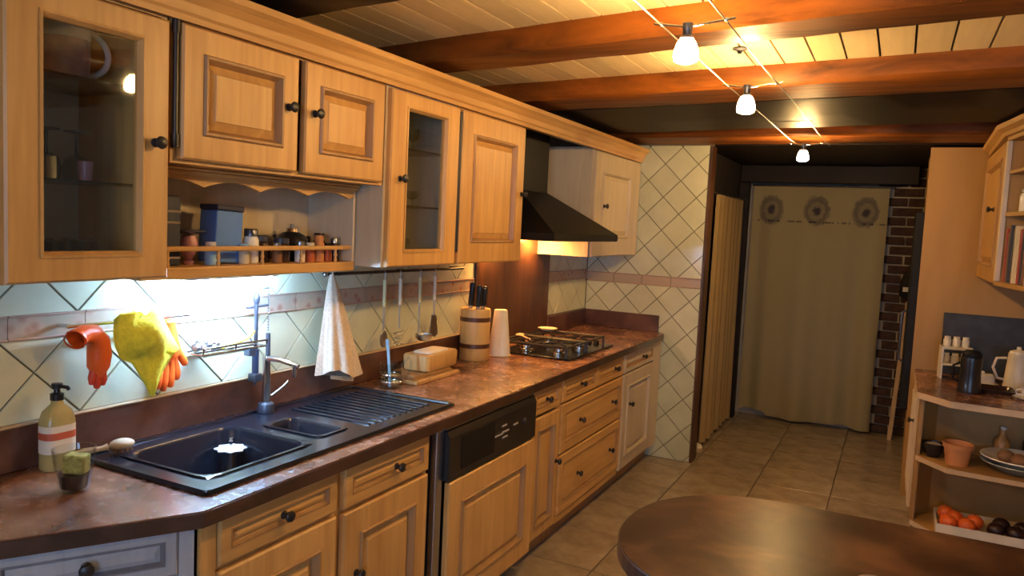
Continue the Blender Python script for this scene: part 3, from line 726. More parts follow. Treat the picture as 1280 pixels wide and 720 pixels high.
for k, (bx, by, ll) in enumerate(((-1.80, 3.70, 'pale wooden spoon lying on the hob by the wall panel'), (-1.77, 4.0, 'pale spoon rest dish on the far back burner'))):
    t = thing('wooden_spoon' if k == 0 else 'spoon_rest', ll, 'spoon' if k == 0 else 'dish', (bx, by, CT+0.0695))
    if k == 0:
        MB().sphere((0,0,0.008), 0.03, 14, 8, 0.75, 1.1, 0.28).build('bowl', 'pale_wood', t, smooth=60)
        MB().tube([(0.01,-0.02,0.008),(0.12,-0.12,0.009)], [0.006,0.005], 8).build('handle', 'pale_wood', t, smooth=60)
    else:
        MB().lathe([(0,0.0),(0.03,0.0),(0.055,0.016),(0.057,0.018),(0.05,0.016),(0.03,0.006),(0,0.006)], 20).build('dish', 'cream_enamel', t, smooth=50)

# extractor hood
hd = thing('extractor_hood', 'black pyramid extractor hood with square chimney above the hob', 'hood', (0, 0, 0))
def rect(xa, xb, ya, yb, z): return [(xa,ya,z),(xb,ya,z),(xb,yb,z),(xa,yb,z)]
MB().loops([rect(XW+0.006,-1.425,3.235,4.112,1.452), rect(XW+0.006,-1.420,3.232,4.116,1.456), rect(XW+0.006,-1.420,3.232,4.116,1.488), rect(XW+0.006,-1.745,3.50,3.85,1.700)], True, True).build('canopy', 'hood_black', hd)
MB().box(XW+0.006, -1.748, 3.503, 3.847, 1.701, 2.085).build('chimney', 'hood_black', hd)
MB().box(-1.86, -1.50, 3.32, 4.03, 1.4495, 1.4520).build('filter', 'steel', hd)
for y in (3.52, 3.99):
    MB().lathe([(0,1.440),(0.026,1.440),(0.032,1.449),(0,1.449)], 18, (-1.868, y, 0)).build('lamp', 'hood_lamp', hd, smooth=40)
tag(MB().box(XW+0.0005, XW+0.010, 3.402, 4.322, CT+0.001, 1.455, 0.002).build('splash_panel', 'fascia_brown'), 'dark brown splash panel on the wall behind the hob', 'panel')

# ================================================================== CURTAINS, PASSAGE
def curtain(name, label, p0, p1, z0, z1, folds, amp, mat, wavy=0.0, hem=None, th=0.003):
    """cloth hung between p0 and p1 (x,y), folded, with a little thickness"""
    a, b = Vector((*p0, 0)), Vector((*p1, 0)); d = (b-a); L = d.length; d.normalize(); n = Vector((-d.y, d.x, 0))
    NU, NV = folds*10, 18; vs, fs = [], []
    for side in (-1, 1):
        for j in range(NV+1):
            v = j/NV
            for i in range(NU+1):
                u = i/NU
                am = amp*(0.35 + 0.65*(1-v))
                off = am*(math.sin(2*math.pi*folds*u + 0.5*math.sin(7*u)) + 0.35*math.sin(2*math.pi*folds*0.37*u+1.3))
                zb = z0 + (hem(u) if hem else 0)
                p = a + d*(L*u) + n*(off + side*th/2)
                vs.append((p.x, p.y, zb + (z1-zb)*v))
    W_ = NU+1; S_ = W_*(NV+1)
    for j in range(NV):
        for i in range(NU):
            q = (j*W_+i, j*W_+i+1, (j+1)*W_+i+1, (j+1)*W_+i)
            fs.append(q); fs.append(tuple(k+S_ for k in q)[::-1])
    for i in range(NU):
        fs.append((i, i+S_, i+1+S_, i+1)); t = NV*W_; fs.append((t+i, t+i+1, t+i+1+S_, t+i+S_))
    for j in range(NV):
        fs.append((j*W_, (j+1)*W_, (j+1)*W_+S_, j*W_+S_)); e_ = NU; fs.append((j*W_+e_, j*W_+e_+S_, (j+1)*W_+e_+S_, (j+1)*W_+e_))
    return MB().add(vs, fs).build(name, mat, smooth=60)
cu = thing('curtain', 'long olive beige curtain printed with three dark round motifs', 'curtain')
o = curtain('cloth', '', (-1.115, 6.60), (-0.100, 6.60), 0.012, 1.935, 4, 0.030, 'curtain_print',
            hem=lambda u: 0.010 + 0.018*max(0, math.sin(2*math.pi*(u*1.6+0.05))) + (0.03 if u < 0.22 else 0.0)); o.parent = cu
MB().tube([(-1.128, 6.60, 1.945), (-0.06, 6.60, 1.945)], 0.009, 10).build('rod', 'iron', cu, smooth=50)
cu = thing('curtain', 'narrow plain beige curtain hanging in the side opening behind the tiled wall', 'curtain')
o = curtain('cloth', '', (-1.150, 5.36), (-1.150, 6.34), 0.03, 1.80, 7, 0.016, 'curtain_beige'); o.parent = cu
MB().tube([(-1.150, 5.15, 1.806), (-1.150, 6.42, 1.806)], 0.008, 10).build('rod', 'iron', cu, smooth=50)
t = thing('shoe', 'small cream slipper on the floor at the foot of the tiled wall', 'slipper', (-1.165, 5.30, 0.0), R(75))
MB().loops([[(x*0.5+cx, y+0, z) for x, y, z in rrect(0,0,0.085*k,0.042*k,0.04*k,zz)] for k, zz, cx in ((1,0.0,0),(1.03,0.012,0),(0.96,0.022,0))]).build('sole', 'pale_wood', t, smooth=50)
MB().sphere((0.025,0,0.02), 0.04, 14, 8, 0.9, 0.95, 0.8).build('upper', 'cream_enamel', t, smooth=60)
bl = tag(MB().box(-0.016, 0.016, -0.006, 0.006, 0, 1.08, 0.004).build('plank', 'pale_wood', loc=(0.045, 6.50, 0.0), rot=(R(-7.5), R(2.5), 0)), 'tall narrow cream plank leaning against the brick wall', 'plank')
t = thing('hanging_bag', 'dark bag with white patch hanging on the brick wall', 'bag', (0.075, 6.62, 1.10))
MB().loops([[(p[0], p[1], z) for p in rrect(0,0,hx,hy,0.02,z)] for hx, hy, z in ((0.035,0.022,0),(0.05,0.032,0.02),(0.048,0.03,0.12),(0.032,0.022,0.18))]).build('body', 'black_matt', t, smooth=50)
MB().tube([(-0.02,0,0.178),(0,0.02,0.26),(0.02,0,0.178)], 0.004, 8).build('strap', 'black_matt', t, smooth=50)
MB().box(-0.028, 0.020, -0.034, -0.030, 0.05, 0.085, 0.001).build('patch', 'white_china', t)

# ================================================================== RIGHT HAND UNITS
HN = R(-90)
YP = 5.12
# tall housing with the black appliance
tc = thing('tall_cabinet', 'tall beige cabinet with plain side panel and black fridge front', 'cabinet', (0, 0, 0))
MB().box(0.118, XR-0.004, YP, YP+0.022, 0.0, 2.085).build('side_panel', 'panel_beige', tc)
MB().box(0.15, XR-0.004, YP+0.022, 5.78, 0.02, 2.08).build('carcass', 'panel_beige', tc)
MB().box(0.125, 0.149, YP+0.024, 5.775, 1.72, 2.075, 0.003).build('top_door', 'panel_beige', tc)
fd = MB().box(0.074, 0.149, YP+0.024, 5.775, 0.52, 1.71, 0.006).build('fridge_door', 'black_matt', tc)
MB().tube([(0.072,YP+0.09,0.80),(0.046,YP+0.09,0.82),(0.046,YP+0.09,1.10),(0.072,YP+0.09,1.12)], 0.008, 8).build('handle', 'gunmetal', fd, smooth=50)
MB().box(0.125, 0.149, YP+0.024, 5.775, 0.06, 0.51, 0.003).build('bottom_door', 'panel_beige', tc)
# base cabinet next to it
RT = 0.78
rb = thing('base_cabinet', 'beige base cabinet behind the open end shelves', 'cabinet', (XR-0.004, YP-0.002, 0), HN)
DR = XR - 0.004 - 0.165; W = 0.50
carcass(rb, W, DR, 0.08, RT-0.034, 'panel_beige')
raised_door(rb, 0.006, W-0.006, 0.09, RT-0.045, -DR, W-0.05, 0.56, mat='pale_v')
MB().box(0, W, -DR+0.05, -DR+0.065, 0, 0.08).build('toe_kick', 'glaze_v', rb)
# open end shelves, shelf line with a cut corner
es = thing('end_shelf_unit', 'open end shelf unit with cut corner shelves below the right worktop', 'shelf', (0, 0, 0))
def plan(off, yb): return [(0.160+off, yb), (0.160+off, 4.385+off*0.4), (0.292+off*0.4, 4.215+off), (XR-0.006, 4.165+off), (XR-0.006, yb)]
YB = 4.612
MB().prism(plan(0.0, YB), 0.076, 0.100).build('shelf_board', 'panel_beige', es)
MB().prism(plan(0.0, YB-0.016), 0.418, 0.440).build('shelf_board', 'panel_beige', es)
MB().box(0.176, XR-0.006, YB-0.016, YB, 0.100, RT-0.034).build('back_panel', 'panel_beige', es)
MB().box(0.160, 0.176, 4.395, YB, 0.100, 0.418).box(0.160, 0.176, 4.395, YB, 0.440, RT-0.034).build('side_panel', 'panel_beige', es)
MB().prism([(0.176,4.50),(0.185,4.50),(0.25,YB-0.016),(0.176,YB-0.016)], 0.101, 0.417).prism([(0.176,4.50),(0.185,4.50),(0.25,YB-0.016),(0.176,YB-0.016)], 0.441, RT-0.035).build('corner_panel', 'panel_beige', es)
for z0, z1 in ((0.076,0.100),(0.418,0.440)):
    P_ = plan(0.0, YB)[1:4]; Q = [(x-0.0035, y-0.0045) for x, y in P_]
    MB().prism(P_ + Q[::-1], z0-0.0005, z1+0.0005).build('edge_strip', 'pale_wood', es)
MB().prism([(0.2,4.46),(0.33,4.29),(XR-0.006,4.24),(XR-0.006,YB),(0.2,YB)], 0, 0.076).build('plinth', 'fascia_brown', es)
rw = thing('worktop', 'dark brown worktop on the right hand units with a cut corner', 'worktop')
def wplan(o): return [(0.138-o, YP-0.002), (0.138-o, 4.330-o*0.4), (0.280-o*0.4, 4.170-o), (XR-0.004, 4.125-o), (XR-0.004, YP-0.002)]
MB().prism(wplan(0), RT-0.032, RT).build('slab', 'worktop', rw)
P_ = wplan(0)[:4]; Q = wplan(0.004)[:4]
MB().prism(P_ + Q[::-1], RT-0.033, RT-0.002).build('edge_band', 'pale_wood', rw)

# wall cabinet and open bookshelf on the right
wr = thing('wall_cabinet', 'beige wall cabinet with a knob door above the right worktop', 'cabinet', (XR-0.004, YP-0.002, 0), HN)
DW = XR - 0.004 - 0.425; W = 0.90
carcass(wr, W, DW, 1.345, 2.03, 'panel_beige')
raised_door(wr, 0.008, W-0.008, 1.35, 2.02, -DW, W-0.30, 1.71, fw=0.075, mat='panel_beige')
bs = thing('bookshelf', 'open angled wall shelf of cookery books beside the beige wall cabinet', 'shelf')
A_ = (0.405, 4.208); B_ = (0.520, 3.50)
def bplan(o=0): return [(A_[0]+o, A_[1]), (B_[0]+o, B_[1]), (XR-0.006, B_[1]), (XR-0.006, A_[1])]
for z0, z1 in ((1.345,1.365),(1.665,1.683),(1.86,1.874),(2.012,2.03)):
    MB().prism(bplan(0 if z0 in (1.345,2.012) else 0.012), z0, z1).build('shelf_board', 'panel_beige', bs)
MB().prism([(A_[0],A_[1]-0.001),(A_[0]+0.003,A_[1]-0.018),(XR-0.007,A_[1]-0.018),(XR-0.007,A_[1]-0.001)], 1.366, 2.011).build('side_panel', 'panel_beige', bs)
MB().prism([(B_[0],B_[1]+0.018),(B_[0]+0.003,B_[1]),(XR-0.007,B_[1]),(XR-0.007,B_[1]+0.018)], 1.366, 2.011).build('side_panel', 'panel_beige', bs)
MB().prism([(A_[0]-0.002,A_[1]),(A_[0]+0.002,A_[1]-0.028),(A_[0]+0.02,A_[1]-0.026),(A_[0]+0.016,A_[1])], 1.366, 2.011).build('stile', 'pale_v', bs)
def off(pts, o): return [(p[0]-o, p[1]-o*0.3) for p in pts]
cpl = [(0.425,YP-0.003),(A_[0],A_[1]),(B_[0],B_[1])]
S = MB()
S.loops([[(*p, z) for p in off(cpl, o) + [(XR-0.01,B_[1]-0.01),(XR-0.01,YP-0.003)]] for o, z in ((0.0,2.031),(0.015,2.033),(0.022,2.048),(0.045,2.062),(0.05,2.082))])
S.build('cornice', 'panel_beige', bs)
y = 4.172; k = 0
specs = [('book_red',0.030,0.245),('book_brown',0.022,0.225),('book_dark',0.034,0.26),('book_dark',0.026,0.24),('book_cream',0.04,0.255),('book_cream',0.03,0.225),('book_red',0.03,0.24),('book_dark',0.03,0.25),('book_brown',0.036,0.23),('book_cream',0.03,0.26),('book_red',0.026,0.22)]
BL = {'book_red': 'red', 'book_brown': 'brown', 'book_dark': 'black', 'book_cream': 'cream'}
ords = ['next to the shelf side', 'second from the shelf side', 'third from the shelf side', 'fourth from the shelf side', 'fifth from the shelf side', 'sixth from the shelf side', 'seventh from the shelf side', 'eighth from the shelf side', 'ninth from the shelf side', 'tenth from the shelf side', 'eleventh from the shelf side']
for m_, th, hh in specs:
    fx = A_[0] + (A_[1]-y)*(B_[0]-A_[0])/(A_[1]-B_[1]) + 0.022
    bk = thing('book', f'{BL[m_]} book on the lower bookshelf, {ords[k]}', 'book', (fx, y, 1.3655), group='books on the lower bookshelf')
    MB().box(0, 0.165, -th, 0, 0, hh, 0.002).build('cover', m_, bk)
    MB().box(0.004, 0.1665, -th+0.003, -0.003, 0.003, hh+0.0006).build('pages', 'paper', bk)
    y -= th + 0.002; k += 1
    if k > 10: break
for i, (yy, z, m_, lb) in enumerate(((4.12, 1.6835, 'white_china', 'white lidded jar on the middle bookshelf board'), (4.0, 1.6835, 'amber', 'amber jar on the middle bookshelf board'), (4.10, 1.8745, 'terracotta', 'terracotta jar on the top bookshelf board'))):
    fx = A_[0] + (A_[1]-yy)*(B_[0]-A_[0])/(A_[1]-B_[1]) + 0.085
    j = thing('jar', lb, 'jar', (fx, yy, z))
    MB().lathe([(0,0),(0.036,0),(0.040,0.008),(0.040,0.075),(0.032,0.088),(0,0.088)], 18).build('body', m_, j, smooth=40)
    MB().lathe([(0.034,0.089),(0.036,0.091),(0.036,0.104),(0.01,0.107),(0.008,0.116),(0,0.117)], 18).build('lid', 'gunmetal', j, smooth=40)

# things on the right worktop
o = tag(MB().box(0.262, 0.80, -0.007, 0.007, 0, 0.352, 0.002).build('slate_board', 'slate', loc=(0, 5.060, RT+0.001), rot=(R(-7), 0, 0)), 'wide dark blue slate board leaning against the beige panel', 'board')
rk = thing('spice_rack', 'small cream two tier rack of jars on the right worktop', 'rack', (0.325, 4.90, RT), R(8))
MB().box(-0.075, 0.075, -0.045, 0.045, 0.165, 0.180, 0.003).box(-0.075, 0.075, -0.045, 0.045, 0.075, 0.087, 0.003).build('tier', 'cream_enamel', rk)
for sx in (-1, 1):
    MB().box(sx*0.07-0.005, sx*0.07+0.005, -0.04, 0.04, 0, 0.180).build('upright', 'cream_enamel', rk)
for k in range(3):
    for zz, lb in ((0.0875, 'middle'), (0.1805, 'top')):
        x = -0.045 + k*0.045
        j = thing('spice_jar', f'small cream spice jar on the {lb} tier of the cream rack', 'jar', (0.325 + x*math.cos(R(8)), 4.90 + x*math.sin(R(8)), RT+zz), group=f'spice jars on the {lb} tier')
        MB().lathe([(0,0),(0.018,0),(0.020,0.004),(0.020,0.036),(0.014,0.044),(0,0.044)], 14).build('body', 'spice_cream' if zz < 0.1 else 'cream_enamel', j, smooth=40)
        MB().lathe([(0,0.0442),(0.016,0.0442),(0.016,0.055),(0,0.056)], 14).build('lid', 'cream_enamel', j, smooth=40)
g = thing('coffee_grinder', 'black upright coffee grinder standing on the right worktop', 'grinder', (0.372, 4.49, RT))
MB().lathe([(0,0),(0.054,0),(0.056,0.006),(0.052,0.02),(0.047,0.10),(0.050,0.165),(0.048,0.18),(0,0.182)], 20).build('body', 'black', g, smooth=40)
MB().lathe([(0.045,0.182),(0.046,0.20),(0.030,0.216),(0,0.218)], 20).build('lid', 'black_matt', g, smooth=40)
MB().tube([(-0.048,0,0.05),(-0.075,0,0.06),(-0.078,0,0.13),(-0.048,0,0.15)], 0.006, 8).build('handle', 'black_matt', g, smooth=50)
for i, (px, py, s_, lb) in enumerate(((0.60, 4.74, 1.0, 'tall cream enamel coffee pot on the right worktop'),)):
    j = thing('coffee_pot', lb, 'pot', (px, py, RT))
    MB().lathe([(0,0),(0.058,0),(0.060,0.006),(0.052,0.11),(0.046,0.185),(0.048,0.192),(0.044,0.192),(0.040,0.185),(0,0.18)], 22).build('body', 'cream_enamel', j, smooth=40)
    MB().lathe([(0.043,0.192),(0.040,0.204),(0.012,0.214),(0.010,0.228),(0,0.23)], 18).build('lid', 'cream_enamel', j, smooth=40)
    MB().tube([(-0.050,0,0.165),(-0.095,0,0.16),(-0.108,0,0.11),(-0.085,0,0.055),(-0.056,0,0.05)], 0.007, 8).build('handle', 'cream_enamel', j, smooth=50)
j = thing('butter_dish', 'low cream butter dish beside the coffee pot on the right worktop', 'dish', (0.455, 4.80, RT))
MB().loops([[(p[0], p[1], z) for p in rrect(0,0,hx,hy,0.015,z)] for hx, hy, z in ((0.06,0.035,0),(0.075,0.048,0.012),(0.07,0.043,0.014))]).build('plate', 'cream_enamel', j, smooth=40)
MB().loops([[(p[0], p[1], z) for p in rrect(0,0,hx,hy,0.015,z)] for hx, hy, z in ((0.058,0.034,0.0145),(0.056,0.032,0.05),(0.048,0.025,0.06))]).build('cover', 'spice_cream', j, smooth=40)
MB().sphere((0,0,0.066), 0.009, 10, 6).build('knob', 'cream_enamel', j, smooth=50)
j = thing('tea_cup', 'white tea cup on its saucer before the coffee pot', 'cup', (0.628, 4.47, RT))
MB().lathe([(0,0),(0.03,0),(0.07,0.012),(0.072,0.014),(0.03,0.006),(0,0.006)], 20).build('saucer', 'white_china', j, smooth=50)
MB().lathe([(0,0.0065),(0.022,0.0065),(0.036,0.03),(0.041,0.058),(0.039,0.058),(0.033,0.03),(0.018,0.012),(0,0.011)], 20).build('cup', 'white_china', j, smooth=50)
MB().tube([(-0.036,0,0.05),(-0.058,0,0.045),(-0.055,0,0.025),(-0.032,0,0.024)], 0.004, 8).build('handle', 'white_china', j, smooth=50)
j = thing('wicker_coaster', 'dark wicker tray lying on the right worktop behind the grinder', 'tray', (0.50, 4.60, RT))
MB().loops([[(p[0], p[1], z) for p in rrect(0,0,hx,hy,0.03,z)] for hx, hy, z in ((0.07,0.08,0),(0.08,0.09,0.022),(0.076,0.086,0.022),(0.068,0.078,0.006))]).build('tray', 'jar_dark', j, smooth=40)

# things on the middle end shelf
Z2 = 0.4402
j = thing('bowl', 'small black bowl with cream dip at the shelf end', 'bowl', (0.236, 4.415, Z2))
MB().lathe([(0,0),(0.028,0),(0.046,0.035),(0.054,0.072),(0.051,0.073),(0.042,0.04),(0,0.036)], 20).build('shell', 'black', j, smooth=50)
MB().lathe([(0,0.066),(0.03,0.068),(0.048,0.060),(0.042,0.048),(0,0.044)], 20).build('filling', 'spice_cream', j, smooth=60)
j = thing('plant_pot', 'plain terracotta pot on the middle end shelf', 'pot', (0.338, 4.330, Z2))
MB().lathe([(0,0),(0.050,0),(0.062,0.082),(0.068,0.084),(0.070,0.108),(0.064,0.108),(0.058,0.084),(0,0.078)], 22).build('pot', 'terracotta', j, smooth=40)
j = thing('large_dish', 'large pale blue dish with stacked rims on the middle end shelf', 'dish', (0.600, 4.36, Z2))
MB().lathe([(0,0),(0.07,0),(0.09,0.004),(0.150,0.040),(0.165,0.046),(0.163,0.050),(0.145,0.046),(0.085,0.012),(0,0.010)], 28).build('lower_dish', 'pewter_blue', j, smooth=50)
MB().lathe([(0,0.016),(0.07,0.018),(0.13,0.058),(0.168,0.070),(0.166,0.075),(0.125,0.066),(0.065,0.028),(0,0.026)], 28).build('upper_dish', 'white_china', j, smooth=50)
for i, (dx, dy, m_, r_, lb) in enumerate(((-0.055,0.02,'spice_brown',0.034,'brown potato in the pale blue dish'),(-0.005,-0.035,'spice_brown',0.034,'brown potato in the pale blue dish'),(0.055,0.02,'dark_fruit',0.032,'dark plum in the pale blue dish'))):
    j = tag(MB().sphere((0,0,0), r_, 14, 10, 1.15, 0.95, 0.9).build('potato' if i < 2 else 'plum', m_, loc=(0.600+dx, 4.36+dy, Z2+0.036+r_*0.9), smooth=70), lb, 'vegetable' if i < 2 else 'fruit', 'potatoes in the pale blue dish' if i < 2 else None)
for i, (px, py, m_, h_, lb) in enumerate(((0.545,4.545,'amber',0.17,'amber glass bottle standing behind the pale blue dish'),(0.668,4.555,'jar_dark',0.19,'dark glass bottle standing behind the pale blue dish'))):
    j = thing('bottle', lb, 'bottle', (px, py, Z2))
    MB().lathe([(0,0),(0.034,0),(0.036,0.006),(0.036,h_*0.6),(0.014,h_*0.78),(0.013,h_*0.95),(0,h_*0.95)], 18).build('body', m_, j, smooth=40)
    MB().lathe([(0,h_*0.951),(0.015,h_*0.951),(0.015,h_*1.05),(0,h_*1.05)], 14).build('cap', 'cream_enamel', j, smooth=40)
# fruit tray on the bottom shelf
Z3 = 0.1002
tr = thing('fruit_tray', 'long cream tray of oranges on the bottom end shelf', 'tray', (0.56, 4.385, Z3))
S = MB().box(-0.285, 0.270, -0.115, 0.13, 0, 0.006).box(-0.285, 0.270, -0.121, -0.115, 0, 0.045).box(-0.285, 0.270, 0.13, 0.136, 0, 0.045).box(-0.291, -0.285, -0.121, 0.136, 0, 0.045).box(0.270, 0.276, -0.121, 0.136, 0, 0.045)
S.build('tray', 'cream_enamel', tr)
k = 0
for (dx, dy, dz, m_) in ((-0.235,-0.06,0,'o'),(-0.155,-0.065,0,'o'),(-0.20,0.02,0,'o'),(-0.115,0.015,0,'o'),(-0.238,0.085,0,'o'),(-0.03,-0.05,0,'d'),(0.05,-0.055,0,'d'),(0.0,0.04,0,'d'),(0.13,-0.06,0,'o'),(0.21,-0.055,0,'o'),(0.17,0.03,0,'d'),(0.09,0.03,0,'d')):
    r_ = 0.040
    nm = 'orange' if m_ == 'o' else 'plum'
    fr = thing(nm, 'round orange heaped in the cream tray' if m_ == 'o' else 'dark plum lying in the cream tray', 'fruit', (0.56+dx, 4.385+dy, Z3+0.0065+r_*0.94), group='oranges in the cream tray' if m_ == 'o' else 'plums in the cream tray')
    MB().sphere((0,0,0), r_, 16, 10, 1, 1, 0.94).build('flesh', 'orange_fruit' if m_ == 'o' else 'dark_fruit', fr, smooth=70)
    MB().lathe([(0,r_*0.9),(0.004,r_*0.91),(0.004,r_*0.955),(0,r_*0.96)], 8).build('stem_end', 'spice_brown', fr)

# ================================================================== TABLE
tb = thing('table', 'dark brown glossy table with a rounded end', 'table', (0.6, 1.94, 0))
out = []
ca, cb, cx = 0.392, 0.375, -0.8
for i in range(33):
    a = R(90 + 180*i/32); out.append((cx + ca*math.copysign(abs(math.cos(a))**0.92, math.cos(a)), cb*math.copysign(abs(math.sin(a))**0.92, math.sin(a))))
out += [(1.35, -cb), (1.35, cb)]
MB().prism(out, 0.712, 0.75).build('top', 'table_top', tb)
oo = [(p[0] - 0.003*(1 if p[0] < cx else 0), p[1]*1.008) for p in out]
S = MB(); n = len(out) - 2
band = [p for p in out[:n]] ; band2 = [((p[0]-cx)*1.010+cx, p[1]*1.010) for p in out[:n]]
S.prism([(1.35, cb)] + band + [(1.35,-cb)] + [(1.35,-cb*1.01)] + band2[::-1] + [(1.35, cb*1.01)], 0.711, 0.747)
S.build('edge_band', 'edge_band', tb)
for lx in (-0.75, 1.2):
    for ly in (-0.26, 0.26):
        MB().lathe([(0.028,0),(0.03,0.02),(0.022,0.06),(0.034,0.35),(0.026,0.60),(0.036,0.66),(0.036,0.711),(0,0.711)], 16, (lx, ly, 0)).build('leg', 'fascia_brown', tb, smooth=40)
MB().box(-0.72, 1.17, -0.28, -0.26, 0.62, 0.711).box(-0.72, 1.17, 0.26, 0.28, 0.62, 0.711).build('apron', 'fascia_brown', tb)
j = thing('coffee_bowl', 'small tan coffee bowl standing on the table', 'bowl', (0.012, 1.685, 0.75))
MB().lathe([(0,0),(0.020,0),(0.022,0.006),(0.034,0.04),(0.038,0.080),(0.035,0.080),(0.030,0.04),(0.012,0.012),(0,0.010)], 22).build('shell', 'coffee_bowl', j, smooth=50)

# ================================================================== SMALL THINGS, LEFT WORKTOP AND WALL
# soap bottle
j = thing('soap_bottle', 'yellow washing-up soap bottle with black pump', 'bottle', (-1.862, 1.180, CT))
MB().loops([[(p[0], p[1], z) for p in rrect(0,0,hx,hy,min(hx,hy)*0.8,z)] for hx, hy, z in ((0.026,0.036,0),(0.029,0.040,0.006),(0.029,0.040,0.125),(0.024,0.033,0.148),(0.013,0.014,0.166),(0.012,0.012,0.176))]).build('body', 'soap', j, smooth=50)
MB().loops([[(p[0], p[1], z) for p in rrect(0,0,0.0296,0.0406,0.0240,z)] for z in (0.045, 0.115)], False, False).build('label', 'paper', j, smooth=50)
MB().loops([[(p[0], p[1], z) for p in rrect(0,0,0.0300,0.0410,0.0244,z)] for z in (0.080, 0.098)], False, False).build('label_band', 'label_red', j, smooth=50)
pm = MB().lathe([(0,0.176),(0.016,0.176),(0.016,0.192),(0.008,0.195),(0.007,0.204),(0.013,0.206),(0.013,0.218),(0,0.219)], 16).build('pump', 'black', j, smooth=40)
MB().tube([(0.005,0.0,0.212),(0.030,0.008,0.210),(0.034,0.009,0.204)], 0.005, 8).build('spout', 'black', pm, smooth=50)
# glass with sponge
j = thing('glass_tumbler', 'clear glass tumbler holding a sponge on the worktop corner', 'glass', (-1.680, 1.105, CT))
MB().lathe([(0,0),(0.030,0),(0.033,0.003),(0.040,0.05),(0.047,0.102),(0.0445,0.102),(0.037,0.05),(0.030,0.010),(0,0.008)], 24).build('wall', 'clear_glass', j, smooth=50)
MB().lathe([(0,0.0085),(0.029,0.0105),(0.0345,0.042),(0,0.043)], 20).build('dirty_water', 'jar_dark', j, smooth=50)
MB().box(-0.024, 0.026, -0.018, 0.020, 0.0435, 0.088, 0.006).build('sponge', 'sponge', j, rot=(0.0, 0.06, 0.5))
# washing-up brush lying at the sink corner
j = thing('dish_brush', 'short pale wooden brush lying on the sink corner', 'brush', (-1.835, 1.300, CT+0.0135), R(70))
MB().tube([(-0.085,0.0,0.010),(-0.05,0.004,0.012),(-0.015,0.0,0.014),(0.0,0,0.016)], [0.008,0.009,0.007,0.010], 10).build('handle', 'pale_wood', j, smooth=60)
MB().sphere((0.035,0.0,0.019), 0.024, 14, 8, 1.35, 0.95, 0.62).build('head', 'pale_wood', j, smooth=60)
S = MB()
for i in range(18):
    a = i*2.4; r = 0.004*math.sqrt(i)
    S.tube([(0.035+r*math.cos(a)*1.3, r*math.sin(a), 0.008), (0.035+r*math.cos(a)*1.7, r*math.sin(a)*1.2, 0.0)], 0.0022, 5)
S.build('bristles', 'spice_brown', j)

# bar on the wall with gloves and cloth, rack with brush
br_ = thing('wall_bar', 'short chrome bar on the tiles carrying the gloves', 'rail', (XW, 0, 0))
MB().tube([(0.045,1.22,1.205),(0.045,1.60,1.205)], 0.005, 10).build('bar', 'chrome', br_, smooth=50)
for y in (1.225, 1.595): MB().tube([(0.003,y,1.205),(0.045,y,1.205)], 0.006, 10).build('bracket', 'chrome', br_, smooth=50)
XH = XW + 0.072
cl = []
rows = [(1.226,1.372,1.440,.014),(1.222,1.345,1.458,.022),(1.208,1.328,1.478,.034),(1.180,1.326,1.500,.044),(1.150,1.332,1.516,.048),(1.122,1.345,1.530,.036),(1.108,1.352,1.528,.020),(1.085,1.382,1.508,.014),(1.05,1.402,1.480,.012),(1.02,1.424,1.462,.009),(0.998,1.440,1.450,.005)]
for i, (z, ya, yb, th) in enumerate(rows):
    loop = []
    n = 22
    for k in range(n):
        u = k/(n-1); fold = (0.014*math.sin(u*8+i*1.1) + 0.007*math.sin(u*19+i*1.9))*(1.0 if i < 6 else 0.35)
        loop.append((XH + 0.012 + math.sin(math.pi*u)*th + fold*(0.3+0.7*math.sin(math.pi*u)), ya+(yb-ya)*u, z + 0.010*math.sin(u*7+i)))
    for k in range(n):
        u = 1-k/(n-1); loop.append((XH + 0.006 - 0.003*math.sin(math.pi*u), ya+(yb-ya)*u, z + 0.010*math.sin(u*7+i)))
    cl.append(loop)
tag(MB().loops(cl).build('cleaning_cloth', 'yellow_cloth', smooth=70), 'bright yellow cleaning cloth draped between two orange gloves', 'cloth')
def glove(label, palm, fingers, cuff, r_cuff):
    g = thing('rubber_glove', label, 'glove', (0, 0, 0))
    vs = [cuff[0], cuff[1], palm]; es_ = [(0,1),(1,2)]; rr = [r_cuff, (r_cuff*0.8, r_cuff*0.95), (0.020,0.034)]
    for f_ in fingers:
        prev = 2
        for q, p in enumerate(f_):
            vs.append(p); rr.append([0.0135, 0.0125, 0.0095][q]); es_.append((prev, len(vs)-1)); prev = len(vs)-1
    skin('hand', vs, es_, rr, 'orange_rubber', g, 2, 1)
    return g
xg = XW + 0.034
g = glove('orange rubber glove with fingers hanging down beside the sponge rack', (xg, 1.532, 1.105),
      [[(xg,1.505,1.06),(xg+.004,1.497,1.015),(xg+.002,1.494,0.992)], [(xg,1.523,1.055),(xg+.004,1.518,1.010),(xg+.002,1.516,0.982)], [(xg,1.542,1.055),(xg+.004,1.541,1.012),(xg+.002,1.540,0.990)],
       [(xg,1.558,1.062),(xg+.004,1.562,1.028),(xg+.002,1.563,1.008)], [(xg+.004,1.566,1.095),(xg+.012,1.582,1.065),(xg+.012,1.585,1.05)]], [(xg,1.528,1.198),(xg,1.532,1.155)], 0.030)
xg = XW + 0.046
g = thing('rubber_glove', 'orange rubber glove folded over with its open cuff beside the yellow cloth', 'glove')
pts = [(xg+0.03,1.222,1.176),(xg+0.022,1.250,1.186),(xg+0.014,1.280,1.182),(xg+0.008,1.300,1.160),(xg+0.006,1.305,1.125),(xg+0.006,1.302,1.090),(xg+0.006,1.300,1.062)]
MB().tube(pts, [0.026,0.024,0.026,0.029,0.031,0.028,0.012], 14, cap=False).build('hand', 'orange_rubber', g, smooth=70)
